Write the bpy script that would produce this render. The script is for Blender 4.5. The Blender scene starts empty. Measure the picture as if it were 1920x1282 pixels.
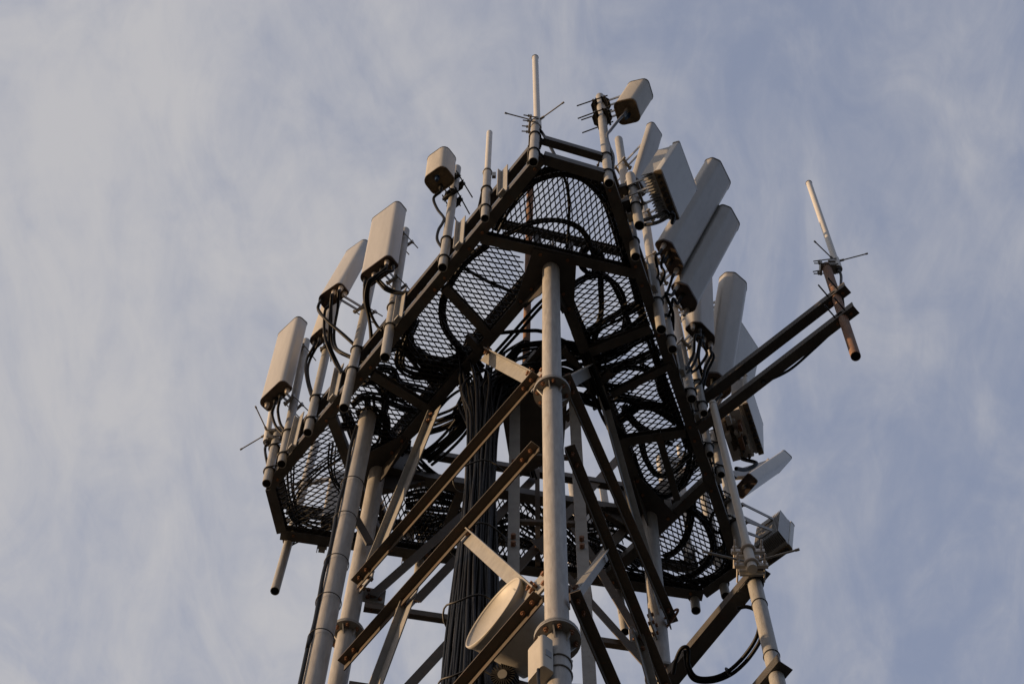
import bpy, math, random
from mathutils import Vector as V
random.seed(7)
S = bpy.context.scene
COL = S.collection
PI = math.pi

# ---------------------------------------------------------------- camera
CAM = V((0.0, -6.4637, 1.6))
HP = 1.6 + 16.0538                     # height of the underside of the platform
YAW, PITCH, ROLL, FPX = -0.014403, 1.223820, 0.013629, 4388.909
FW = V((math.sin(YAW)*math.cos(PITCH), math.cos(YAW)*math.cos(PITCH), math.sin(PITCH)))
_r0 = V((math.cos(YAW), -math.sin(YAW), 0)); _u0 = _r0.cross(FW)
RT = math.cos(ROLL)*_r0 + math.sin(ROLL)*_u0
UP = -math.sin(ROLL)*_r0 + math.cos(ROLL)*_u0
cam = bpy.data.cameras.new('camera'); camo = bpy.data.objects.new('camera', cam); COL.objects.link(camo)
from mathutils import Matrix
m = Matrix((( RT.x, UP.x, -FW.x, CAM.x), (RT.y, UP.y, -FW.y, CAM.y), (RT.z, UP.z, -FW.z, CAM.z), (0, 0, 0, 1)))
camo.matrix_world = m
cam.sensor_width = 36; cam.lens = FPX*36/1920; cam.clip_start = 0.1; cam.clip_end = 20000
S.camera = camo

# ---------------------------------------------------------------- world: low evening sun, thin high cloud
SUN_EL, SUN_AZ = math.radians(10), math.radians(266)      # azimuth clockwise from +Y
W = bpy.data.worlds.new('World'); S.world = W; W.use_nodes = True
nt = W.node_tree; nt.nodes.clear()
def N(t, **k):
    n = nt.nodes.new(t)
    for a, b in k.items(): setattr(n, a, b)
    return n
def LK(a, b): nt.links.new(a, b)
out = N('ShaderNodeOutputWorld'); bg = N('ShaderNodeBackground')
sky = N('ShaderNodeTexSky', sky_type='NISHITA', sun_disc=False, sun_elevation=SUN_EL, sun_rotation=SUN_AZ)
sky.air_density = 1.0; sky.dust_density = 1.6; sky.ozone_density = 1.0
tc = N('ShaderNodeTexCoord'); sep = N('ShaderNodeSeparateXYZ'); LK(tc.outputs['Generated'], sep.inputs[0])
mx = N('ShaderNodeMath', operation='MAXIMUM'); LK(sep.outputs['Z'], mx.inputs[0]); mx.inputs[1].default_value = 0.06
dx = N('ShaderNodeMath', operation='DIVIDE'); LK(sep.outputs['X'], dx.inputs[0]); LK(mx.outputs[0], dx.inputs[1])
dy = N('ShaderNodeMath', operation='DIVIDE'); LK(sep.outputs['Y'], dy.inputs[0]); LK(mx.outputs[0], dy.inputs[1])
cmb = N('ShaderNodeCombineXYZ'); LK(dx.outputs[0], cmb.inputs[0]); LK(dy.outputs[0], cmb.inputs[1])
def cloud(rot, sx, sy, scale, detail, rough, dist, off=0.0):
    mp = N('ShaderNodeMapping'); mp.inputs['Rotation'].default_value = (0, 0, math.radians(rot))
    mp.inputs['Scale'].default_value = (sx, sy, 1); mp.inputs['Location'].default_value = (off, off*1.7, 0)
    LK(cmb.outputs[0], mp.inputs[0])
    no = N('ShaderNodeTexNoise'); no.inputs['Scale'].default_value = scale; no.inputs['Detail'].default_value = detail
    no.inputs['Roughness'].default_value = rough; no.inputs['Distortion'].default_value = dist
    LK(mp.outputs[0], no.inputs['Vector'])
    return no.outputs['Fac']
def ramp(src, lo, hi):
    r = N('ShaderNodeMapRange', interpolation_type='SMOOTHSTEP'); LK(src, r.inputs[0])
    r.inputs[1].default_value = lo; r.inputs[2].default_value = hi
    return r.outputs[0]
def mth(op, a, b):
    q = N('ShaderNodeMath', operation=op, use_clamp=False)
    for i, s in enumerate((a, b)):
        if isinstance(s, (int, float)): q.inputs[i].default_value = s
        else: LK(s, q.inputs[i])
    return q.outputs[0]
broad = cloud(20, 1.0, 0.8, 5.5, 5, .55, .8, 3.1)
streak = cloud(-24, 1.55, 0.85, 12, 6, .58, 1.3, 1.7)
fine = cloud(-30, 1.7, .85, 34, 6, .62, 1.0, 5.2)
# a bank of thicker cloud lies to the west (screen left), thinning eastwards
bank = ramp(sep.outputs['X'], 0.16, -0.17)
wob = mth('ADD', mth('MULTIPLY', bank, .62), mth('MULTIPLY', mth('SUBTRACT', broad, .5), 1.15))
s2 = mth('ADD', wob, mth('MULTIPLY', mth('SUBTRACT', streak, .5), .95))
s3 = mth('ADD', s2, mth('MULTIPLY', mth('SUBTRACT', fine, .5), .38))
mk = ramp(s3, -0.25, .92)
mask = mth('ADD', mth('MULTIPLY', mk, .66), .37)
skm = N('ShaderNodeMixRGB', blend_type='MULTIPLY'); skm.inputs[0].default_value = 1
SKYMUL = skm
LK(sky.outputs[0], skm.inputs[1]); skm.inputs[2].default_value = (1.8, 2.03, 2.7, 1)
mixc = N('ShaderNodeMixRGB'); LK(mask, mixc.inputs[0]); LK(skm.outputs[0], mixc.inputs[1])
mixc.inputs[2].default_value = (5.05, 5.01, 5.24, 1)
# high cloud is thinner-lit low in the east, away from the sun, and warm low in the west
lum = mth('ADD', mth('MULTIPLY', ramp(sep.outputs['Z'], 0.02, .82), .70), .30)
westlow = mth('MULTIPLY', ramp(sep.outputs['X'], -.25, -1.0), .75)
lumc = N('ShaderNodeMixRGB', blend_type='MULTIPLY'); lumc.inputs[0].default_value = 1
LK(mixc.outputs[0], lumc.inputs[1])
cw = N('ShaderNodeMixRGB', blend_type='ADD'); cw.inputs[0].default_value = 1
LK(lum, cw.inputs[1])
wc = N('ShaderNodeMixRGB', blend_type='MULTIPLY'); wc.inputs[0].default_value = 1; LK(westlow, wc.inputs[1]); wc.inputs[2].default_value = (1.0, .72, .5, 1)
LK(wc.outputs[0], cw.inputs[2]); LK(cw.outputs[0], lumc.inputs[2])
LK(lumc.outputs[0], bg.inputs[0]); bg.inputs[1].default_value = 0.1
LK(bg.outputs[0], out.inputs[0])

sl = bpy.data.lights.new('sun', 'SUN'); slo = bpy.data.objects.new('sun', sl); COL.objects.link(slo)
sl.energy = 4.9; sl.angle = math.radians(0.6); sl.color = (1.0, 0.66, 0.36)
sd = V((math.sin(SUN_AZ)*math.cos(SUN_EL), math.cos(SUN_AZ)*math.cos(SUN_EL), math.sin(SUN_EL)))
slo.rotation_euler = sd.to_track_quat('Z', 'Y').to_euler(); slo.location = sd*60
S.view_settings.view_transform = 'Standard'; S.view_settings.look = 'None'
S.view_settings.exposure = 0.0; S.view_settings.gamma = 1.0

# ---------------------------------------------------------------- surveying helpers
def ray(px, py): return RT*((px-960)/FPX) - UP*((py-641)/FPX) + FW
def U(px, py, z=0.0):
    "world point at height z above the platform underside, sighted at a photo pixel"
    v = ray(px, py); return CAM + v*((HP+z-CAM.z)/v.z)
def proj(p):
    d = p-CAM; zz = d.dot(FW); return (960+FPX*d.dot(RT)/zz, 641-FPX*d.dot(UP)/zz)
def zvert(xy, y):
    lo, hi = -14.5, 6.0
    for _ in range(50):
        mm = (lo+hi)/2
        if proj(V((xy[0], xy[1], HP+mm)))[1] > y: lo = mm
        else: hi = mm
    return mm
def zfor(px, py, xy):
    "height at which the sight line passes nearest the vertical through xy"
    v = ray(px, py); d = V((xy[0]-CAM.x, xy[1]-CAM.y)); h = V((v.x, v.y))
    return CAM.z + v.z*(d.dot(h)/h.dot(h)) - HP
def onplane(px, py, A, B):
    "sight line meets the vertical plane through A and B"
    n = V((-(B.y-A.y), B.x-A.x, 0)); v = ray(px, py)
    return CAM + v*((A-CAM).dot(n)/v.dot(n))
def P3(x, y, z): return V((x, y, HP+z))

# ---------------------------------------------------------------- materials
def mat(name, col, rough=.5, metal=0.0, var=.12, scale=9.0, rust=0.0, rustcol=(.16, .06, .025), bump=0.0, stretch=(1, 1, 1), spec=.5, dirt=0.0, dirtscale=14):
    M = bpy.data.materials.new(name); M.use_nodes = True
    t = M.node_tree; b = t.nodes['Principled BSDF']
    def n(k): return t.nodes.new(k)
    g = n('ShaderNodeNewGeometry'); mp = n('ShaderNodeMapping'); mp.inputs['Scale'].default_value = stretch
    t.links.new(g.outputs['Position'], mp.inputs[0])
    no = n('ShaderNodeTexNoise'); no.inputs['Scale'].default_value = scale; no.inputs['Detail'].default_value = 6; no.inputs['Roughness'].default_value = .65
    t.links.new(mp.outputs[0], no.inputs['Vector'])
    mr = n('ShaderNodeMapRange'); t.links.new(no.outputs['Fac'], mr.inputs[0])
    mr.inputs[1].default_value = .3; mr.inputs[2].default_value = .7; mr.inputs[3].default_value = 1-var; mr.inputs[4].default_value = 1+var
    mul = n('ShaderNodeMixRGB'); mul.blend_type = 'MULTIPLY'; mul.inputs[0].default_value = 1
    mul.inputs[1].default_value = (*col, 1); t.links.new(mr.outputs[0], mul.inputs[2])
    last = mul.outputs[0]
    def layer(last, sc, lo, hi, c, amt):
        n2 = n('ShaderNodeTexNoise'); n2.inputs['Scale'].default_value = sc; n2.inputs['Detail'].default_value = 8; n2.inputs['Roughness'].default_value = .72
        t.links.new(mp.outputs[0], n2.inputs['Vector'])
        r2 = n('ShaderNodeMapRange'); t.links.new(n2.outputs['Fac'], r2.inputs[0]); r2.inputs[1].default_value = lo; r2.inputs[2].default_value = hi; r2.inputs[4].default_value = amt
        m2 = n('ShaderNodeMixRGB'); t.links.new(r2.outputs[0], m2.inputs[0]); t.links.new(last, m2.inputs[1]); m2.inputs[2].default_value = (*c, 1)
        return m2.outputs[0]
    if rust: last = layer(last, scale*1.7, .62-.28*rust, .78-.2*rust, rustcol, min(1, .5+rust*.5))
    if dirt: last = layer(last, dirtscale, .5, .8, tuple(c*.55 for c in col), dirt)
    t.links.new(last, b.inputs['Base Color'])
    b.inputs['Roughness'].default_value = rough; b.inputs['Metallic'].default_value = metal
    b.inputs['Specular IOR Level'].default_value = spec
    if bump:
        bp = n('ShaderNodeBump'); bp.inputs['Strength'].default_value = bump; bp.inputs['Distance'].default_value = .004
        t.links.new(no.outputs['Fac'], bp.inputs['Height']); t.links.new(bp.outputs[0], b.inputs['Normal'])
    return M
M = dict(
    leg=mat('galvanised_leg', (.34, .33, .315), .55, .0, .22, 7, rust=.22, rustcol=(.25, .16, .1), bump=.3, stretch=(5, 5, .7), dirt=.6, dirtscale=5),
    pipe=mat('galvanised_pipe', (.32, .315, .30), .5, .0, .2, 16, rust=.12, rustcol=(.28, .2, .13), bump=.25, stretch=(3, 3, .6), dirt=.5),
    rustpipe=mat('rusty_pipe', (.2, .13, .09), .75, 0, .35, 18, rust=.75, rustcol=(.2, .075, .03), bump=.5),
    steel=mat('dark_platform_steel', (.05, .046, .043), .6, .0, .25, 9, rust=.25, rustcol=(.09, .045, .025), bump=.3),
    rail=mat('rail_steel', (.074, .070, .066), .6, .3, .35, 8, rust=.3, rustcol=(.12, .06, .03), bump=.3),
    brace=mat('brace_steel', (.088, .072, .056), .65, .0, .2, 9, rust=.3, rustcol=(.17, .075, .035), bump=.3, dirt=.3),
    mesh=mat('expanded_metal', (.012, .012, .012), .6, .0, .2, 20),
    plate=mat('grey_plate', (.27, .265, .25), .55, .0, .15, 12, rust=.18, dirt=.3),
    paint=mat('antenna_radome', (.385, .375, .355), .42, 0, .08, 5, bump=.06, dirt=.4, dirtscale=6, stretch=(3, 3, .35), rust=.08, rustcol=(.30, .27, .22)),
    paint2=mat('aged_radome', (.41, .385, .335), .5, 0, .1, 6, bump=.08, dirt=.45, dirtscale=8, stretch=(2, 2, .5)),
    mimo=mat('white_radome', (.50, .50, .485), .4, 0, .06, 6, dirt=.3, dirtscale=7, stretch=(2, 2, .4)),
    lip=mat('dark_cap_edge', (.07, .065, .06), .6, 0, .2, 14),
    under=mat('antenna_base', (.085, .065, .055), .6, 0, .3, 22, rust=.3, rustcol=(.13, .05, .03)),
    brown=mat('oxidised_base', (.15, .115, .075), .6, .1, .45, 20, rust=.35, rustcol=(.26, .17, .08), dirt=.7, dirtscale=25),
    conn=mat('pale_connector', (.58, .53, .48), .5, 0, .1, 20, dirt=.3),
    cable=mat('black_cable', (.005, .005, .0055), .5, 0, .2, 8, spec=.18),
    gcable=mat('grey_cable', (.10, .10, .105), .45, 0, .2, 8),
    black=mat('black_fitting', (.022, .021, .02), .55, 0, .2, 10),
    zinc=mat('zinc_bracket', (.26, .25, .235), .42, .35, .2, 20, rust=.2, dirt=.3),
    bolt=mat('rusty_bolt', (.2, .1, .055), .65, .2, .35, 40, rust=.5, rustcol=(.28, .12, .05)),
    fin=mat('heat_sink', (.34, .34, .335), .5, .15, .1, 20, dirt=.2),
    blue=mat('blue_connector', (.02, .05, .12), .4, 0, .1, 10),
    dish=mat('dish_paint', (.42, .405, .375), .5, 0, .08, 8, rust=.1, rustcol=(.3, .22, .14), dirt=.3),
    white=mat('white_tube', (.54, .525, .49), .4, 0, .05, 8, dirt=.2),
    bore_shade=mat('pipe_bore_shade', (.012, .01, .009), .9, 0, .2, 20, spec=.1),  # near-black colour standing in for the shade inside open pipe ends
    label=mat('grey_sticker', (.2, .21, .22), .5),
    ground=mat('dark_ground', (.03, .03, .026), .9, 0, .3, .35, bump=.3),
)

# ---------------------------------------------------------------- mesh builder
ORG = {}
class MB:
    def __init__(s): s.v = []; s.f = []; s.sm = []
    def add(s, vs, fs, smooth=False):
        o = len(s.v); s.v += [tuple(v) for v in vs]
        for f in fs: s.f.append([i+o for i in f]); s.sm.append(smooth)
        return s
    def extr(s, a, b, ex, ey, poly, smooth=False, cap=True):
        n = len(poly); vs = []
        for p in (a, b):
            for x, y in poly: vs.append(p+ex*x+ey*y)
        flip = (ex.cross(ey)).dot(b-a) < 0
        side = [(i, (i+1) % n, n+(i+1) % n, n+i) for i in range(n)]
        if flip: side = [t[::-1] for t in side]
        s.add(vs, side, smooth)
        if cap:
            c0 = list(range(n))[::-1]; c1 = list(range(n))
            if flip: c0, c1 = c0[::-1], c1[::-1]
            s.add(vs[:n], [c0]); s.add(vs[n:], [c1])
        return s
    def box(s, c, ax, ay, az, hx, hy, hz):
        return s.extr(c-az*hz, c+az*hz, ax, ay, [(-hx, -hy), (hx, -hy), (hx, hy), (-hx, hy)])
    def bar(s, a, b, w, h, upv=V((0, 0, 1))):
        d = (b-a).normalized(); ex = d.cross(upv)
        if ex.length < 1e-4: ex = d.cross(V((1, 0, 0)))
        ex.normalize(); ey = ex.cross(d).normalized()
        return s.extr(a, b, ex, ey, [(-w/2, -h/2), (w/2, -h/2), (w/2, h/2), (-w/2, h/2)])
    def cyl(s, a, b, r, seg=16, r2=None, cap=True, smooth=True):
        r2 = r if r2 is None else r2
        d = (b-a).normalized(); ex = d.orthogonal().normalized(); ey = d.cross(ex)
        vs = [a+(ex*math.cos(2*PI*i/seg)+ey*math.sin(2*PI*i/seg))*r for i in range(seg)]
        ws = [b+(ex*math.cos(2*PI*i/seg)+ey*math.sin(2*PI*i/seg))*r2 for i in range(seg)]
        s.add(vs+ws, [(i, (i+1) % seg, seg+(i+1) % seg, seg+i) for i in range(seg)], smooth)
        if cap: s.add(vs, [list(range(seg))[::-1]]); s.add(ws, [list(range(seg))])
        return s
    def pipe(s, a, b, r, t=.005, seg=18, top=True):
        "hollow tube, open at a"
        d = (b-a).normalized(); ex = d.orthogonal().normalized(); ey = d.cross(ex)
        def ring(p, q): return [p+(ex*math.cos(2*PI*i/seg)+ey*math.sin(2*PI*i/seg))*q for i in range(seg)]
        s.cyl(a, b, r, seg, cap=False)
        dp = min(.5, (b-a).length*.8)
        o, i_, e = ring(a, r), ring(a, r-t), ring(a+d*dp, r-t)
        s.add(o+i_, [(seg+i, seg+(i+1) % seg, (i+1) % seg, i) for i in range(seg)])
        s.add(i_+e, [(seg+i, seg+(i+1) % seg, (i+1) % seg, i) for i in range(seg)], True)
        s.add(e, [list(range(seg))[::-1]])
        if top:
            tt = ring(b, r); t2 = ring(b+d*r*.12, r*.85)
            s.add(tt+t2, [(i, (i+1) % seg, seg+(i+1) % seg, seg+i) for i in range(seg)], True); s.add(t2, [list(range(seg))])
        return s
    def tube(s, pts, r, seg=8, cap=True):
        n = len(pts); vs = []; fs = []
        d = (pts[1]-pts[0]).normalized(); ex = d.orthogonal().normalized()
        for k, p in enumerate(pts):
            d = (pts[min(k+1, n-1)]-pts[max(k-1, 0)]).normalized()
            ex = (ex-d*ex.dot(d))
            ex = ex.normalized() if ex.length > 1e-5 else d.orthogonal().normalized()
            ey = d.cross(ex)
            for i in range(seg):
                vs.append(p+(ex*math.cos(2*PI*i/seg)+ey*math.sin(2*PI*i/seg))*r)
        for k in range(n-1):
            for i in range(seg):
                fs.append((k*seg+i, k*seg+(i+1) % seg, (k+1)*seg+(i+1) % seg, (k+1)*seg+i))
        s.add(vs, fs, True)
        if cap: s.add(vs[:seg], [list(range(seg))[::-1]]); s.add(vs[-seg:], [list(range(seg))])
        return s
    def ring(s, c, d, R, r, seg=20, m=6, a0=0, a1=2*PI, ex=None):
        d = d.normalized(); ex = (ex-d*ex.dot(d)).normalized() if ex is not None else d.orthogonal().normalized(); ey = d.cross(ex)
        pts = [c+(ex*math.cos(a0+(a1-a0)*i/seg)+ey*math.sin(a0+(a1-a0)*i/seg))*R for i in range(seg+1)]
        return s.tube(pts, r, m, cap=abs(a1-a0) < 6.2)
    def disc(s, c, d, R, h, seg=28, r_in=None):
        d = d.normalized()
        return s.cyl(c-d*h/2, c+d*h/2, R, seg, smooth=True)
    def lathe(s, base, axis, prof, seg=32):
        d = axis.normalized(); ex = d.orthogonal().normalized(); ey = d.cross(ex); vs = []; fs = []
        for z, r in prof:
            for i in range(seg): vs.append(base+d*z+(ex*math.cos(2*PI*i/seg)+ey*math.sin(2*PI*i/seg))*r)
        for k in range(len(prof)-1):
            for i in range(seg): fs.append((k*seg+i, k*seg+(i+1) % seg, (k+1)*seg+(i+1) % seg, (k+1)*seg+i))
        return s.add(vs, fs, True)
    def hexb(s, c, d, r, h): return s.cyl(c, c+d.normalized()*h, r, 6, smooth=False)
    def build(s, name, mt, parent=None, origin=None):
        if parent is not None: o0 = ORG[parent.name]
        else: o0 = origin if origin is not None else V(s.v[0])
        me = bpy.data.meshes.new(name)
        me.from_pydata([(x-o0.x, y-o0.y, z-o0.z) for x, y, z in s.v], [], s.f)
        me.polygons.foreach_set('use_smooth', s.sm)
        me.materials.append(M[mt]); me.update()
        ob = bpy.data.objects.new(name, me); COL.objects.link(ob)
        if parent is None: ob.location = o0
        else: ob.parent = parent
        ORG[ob.name] = o0
        return ob
def tag(o, label, cat, group=None):
    o['label'] = label; o['category'] = cat
    if group: o['group'] = group
    return o
def thing(name, loc, label, cat, group=None):
    o = bpy.data.objects.new(name, None); COL.objects.link(o); o.location = loc; o.empty_display_size = .1
    ORG[o.name] = V(loc); return tag(o, label, cat, group)
def spline(pts, n=10):
    out = []
    for i in range(len(pts)-1):
        p0 = pts[i-1] if i else pts[0]*2-pts[1]
        p1, p2 = pts[i], pts[i+1]
        p3 = pts[i+2] if i+2 < len(pts) else pts[-1]*2-pts[-2]
        for k in range(n):
            t = k/n
            out.append(((p1*2)+(p2-p0)*t+(p0*2-p1*5+p2*4-p3)*t*t+(p1*3-p0-p2*3+p3)*t**3)*.5)
    out.append(pts[-1]); return out
def pxpath(pp, z0, z1):
    "photo points, height running from z0 to z1 along the path"
    n = len(pp); return [U(p[0], p[1], p[2] if len(p) > 2 else z0+(z1-z0)*i/(n-1)) for i, p in enumerate(pp)]
ZU = V((0, 0, 1))
def perp(d): return V((-d.y, d.x, 0)).normalized()

# ---------------------------------------------------------------- ground
g = MB(); g.add([(-6000, -6000, 0), (6000, -6000, 0), (6000, 6000, 0), (-6000, 6000, 0)], [(0, 1, 2, 3)])
go = g.build('ground', 'ground', origin=V((0, 0, 0))); go['kind'] = 'structure'

# ---------------------------------------------------------------- survey: platform corners and legs
C1, C2, C3, C4, C5, C6 = [U(*q) for q in ((1013, 293), (1143, 331), (1392, 1068), (1317, 1122), (525, 1007), (500, 912))]
def lerp(a, b, t): return a+(b-a)*t
EL = lambda t, z=0: lerp(C1, C6, t)+ZU*z
ER = lambda t, z=0: lerp(C2, C3, t)+ZU*z
EB = lambda t, z=0: lerp(C4, C5, t)+ZU*z
_F = [(0.198, -1.215, 0), (.176, -1.236, -2.6), (.166, -1.212, -5.75), (.15, -1.22, -17.6)]
_L = [(-1.086, .371, 0), (-1.132, .395, -2.6), (-1.18, .42, -5.75), (-1.38, .52, -17.6)]
_R = [(.941, .739, 0), (.900, .741, -2.6), (.872, .741, -5.75), (.80, .74, -17.6)]
def leg(tab):
    def f(z):
        for a, b in zip(tab, tab[1:]):
            if z >= b[2] or b is tab[-1]:
                t = (z-a[2])/(b[2]-a[2]); return P3(a[0]+(b[0]-a[0])*t, a[1]+(b[1]-a[1])*t, z)
    return f
LF, LL, LR = leg(_F), leg(_L), leg(_R)

# ================================================================ the tower
tower = thing('lattice_tower', V((-.03, 0, 0)), 'grey three-legged lattice tower of steel tubes and angle braces under the antenna platform', 'tower')
LEGR = .062
def leg_part(f, flanges):
    mb = MB(); zs = [.42, 0, -2.6, -5.75, -17.6]
    pts = [f(z) for z in zs]
    for a, b in zip(pts, pts[1:]): mb.cyl(a, b, LEGR, 28, cap=False)
    mb.cyl(pts[0], pts[0]+ZU*.004, LEGR, 28)
    lo = mb.build('leg', 'leg', tower)
    for z in flanges:
        c = f(z); fb = MB()
        fb.disc(c+ZU*.010, ZU, .116, .016); fb.disc(c-ZU*.010, ZU, .116, .016)
        for k in range(6):
            a = k*PI/3+.3; d = V((math.cos(a), math.sin(a), 0))
            for sgn in (1, -1):
                p = c+d*LEGR*.95+ZU*sgn*.018
                th = V((-d.y, d.x, 0))*.004
                q = [p, p+d*.042, p+ZU*sgn*.085]
                vs = [v+th for v in q]+[v-th for v in q]
                fb.add(vs, [(0, 1, 2), (5, 4, 3), (0, 3, 4, 1), (1, 4, 5, 2), (2, 5, 3, 0)])
        fo = fb.build('flange', 'plate', lo)
        if z < -5.81: continue
        for k in range(8):
            a = k*PI/4+.1; d = V((math.cos(a), math.sin(a), 0))*.09
            bb = MB(); bb.hexb(c+d+ZU*.018, ZU, .013, .016); bb.hexb(c+d-ZU*.018, -ZU, .013, .02); bb.cyl(c+d-ZU*.05, c+d+ZU*.03, .007, 8)
            bb.build('bolt', 'bolt', lo)
    return lo
leg_part(LF, (-2.52, -5.80, -9.0)); leg_part(LL, (-2.60, -5.85)); leg_part(LR, (-2.52, -5.85))

# braces: angle sections, one flange in the face of the tower, the other standing out from it
def angle_brace(a, b, outv, w=.078, t=.008, drop=True, mt='brace', name='diagonal_brace', w2=None, bolts=(1, 1)):
    d = (b-a).normalized(); no = (outv-d*outv.dot(d)).normalized()
    vd = d.cross(no); vd = vd if (vd.z < 0) == drop else -vd
    w2 = w2 or w
    mb = MB(); mb.extr(a, b, no, vd, [(0, 0), (w2, 0), (w2, t), (t, t), (t, w), (0, w)])
    o = mb.build(name, mt, tower)
    L = (b-a).length
    for e, flag in ((0, bolts[0]), (1, bolts[1])):
        if not flag: continue
        for k in range(2):
            bb = MB(); p = (a+d*(.05+.075*k)) if e == 0 else (b-d*(.05+.075*k))
            bb.hexb(p+no*(w2*.5)-vd*.0, -vd, .013, .016)
            bb.hexb(p+no*(w2*.5)+vd*t, vd, .013, .018); bb.cyl(p+no*(w2*.5)+vd*t, p+no*(w2*.5)+vd*(t+.034), .007, 8); bb.cyl(p+no*(w2*.5)-vd*.01, p+no*(w2*.5)+vd*(t+.01), .007, 8)
            bb.build('bolt', 'bolt', o)
    return o
def face(f1, f2):
    a, b = f1(0), f2(0); n = perp(b-a)
    if n.dot(lerp(a, b, .5)-V((-.02, 0, a.z))) < 0: n = -n
    return n
NL, NR, NB = face(LF, LL), face(LF, LR), face(LL, LR)
def mem(pa, pb, f1, f2, n, off=.05, inset=0, **k):
    if 'w' not in k: k.update(w=.068, w2=.064)
    A, B = f1(0)+n*off, f2(0)+n*off
    a, b = onplane(*pa, A, B), onplane(*pb, A, B)
    return angle_brace(a, b, n, **k)
# left face
mem((672, 1096), (1012, 706), LL, LF, NL); mem((648, 1247), (1012, 838), LL, LF, NL)
mem((640, 1557), (1018, 1120), LL, LF, NL)
mem((690, 1078), (812, 776), LL, LF, NL, off=.0, w=.11, w2=.05, mt='plate', name='knee_brace')
mem((770, 1112), (632, 1482), LL, LF, NL, off=.02, w=.10, w2=.05, mt='plate', name='knee_brace')
mem((1006, 702), (917, 657), LF, LL, NL, off=-.01, w=.095, w2=.05, mt='plate', name='knee_brace')
mem((1012, 1108), (880, 992), LF, LL, NL, off=.02, w=.085, w2=.05, mt='plate', name='knee_brace')
# right face
mem((1052, 706), (1255, 1168), LF, LR, NR); mem((1058, 838), (1252, 1315), LF, LR, NR)
mem((1066, 1112), (1270, 1582), LF, LR, NR)
mem((1244, 1172), (1110, 690), LR, LF, NR, off=.0, w=.10, w2=.05, mt='plate', name='knee_brace')
mem((1190, 1185), (1264, 1450), LR, LF, NR, off=.02, w=.10, w2=.05, mt='plate', name='knee_brace')
mem((1056, 708), (1104, 683), LF, LR, NR, off=-.01, w=.09, w2=.05, mt='plate', name='knee_brace')
mem((1068, 1110), (1136, 1020), LF, LR, NR, off=.02, w=.075, w2=.05, mt='plate', name='knee_brace')
# back face
mem((690, 1112), (1085, 765), LL, LR, NB, off=-.02, mt='brace'); mem((772, 1122), (1028, 858), LL, LR, NB, off=.06)
mem((740, 1300), (1200, 805), LL, LR, NB, off=-.02); mem((1060, 1105), (1240, 900), LL, LR, NB, off=.05)
mem((684, 1128), (1240, 1210), LL, LR, NB, off=-.03, name='horizontal_brace', w=.07)
mem((655, 1275), (1260, 1365), LL, LR, NB, off=-.03, name='horizontal_brace', w=.07)
mem((1200, 1180), (1068, 960), LR, LL, NB, off=.03); mem((1235, 1260), (1010, 1010), LR, LL, NB, off=-.06, mt='brace')
# node plates with bolts on the legs
def node_plate(c, along, w, h, bolts=4):
    n = along.cross(ZU).normalized(); mb = MB(); mb.box(c, along, ZU, n, w/2, h/2, .006)
    o = mb.build('gusset_plate', 'plate', tower)
    for i in (-1, 1):
        for j in (-1, 1):
            bb = MB(); q = c+along*(w*.28*i)+ZU*(h*.28*j); bb.cyl(q-n*.02, q+n*.02, .008, 8)
            for s in (1, -1): bb.hexb(q+n*s*.006, n*s, .014, .016)
            bb.build('bolt', 'bolt', o)
for f1, f2, n in ((LL, LF, NL), (LL, LR, NB), (LF, LL, NL), (LF, LR, NR), (LR, LF, NR), (LR, LL, NB)):
    for z in (-2.0, -5.0):
        al = (f2(z)-f1(z)); al.z = 0; al.normalize()
        node_plate(f1(z)+al*.13, al, .15, .2)
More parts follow.
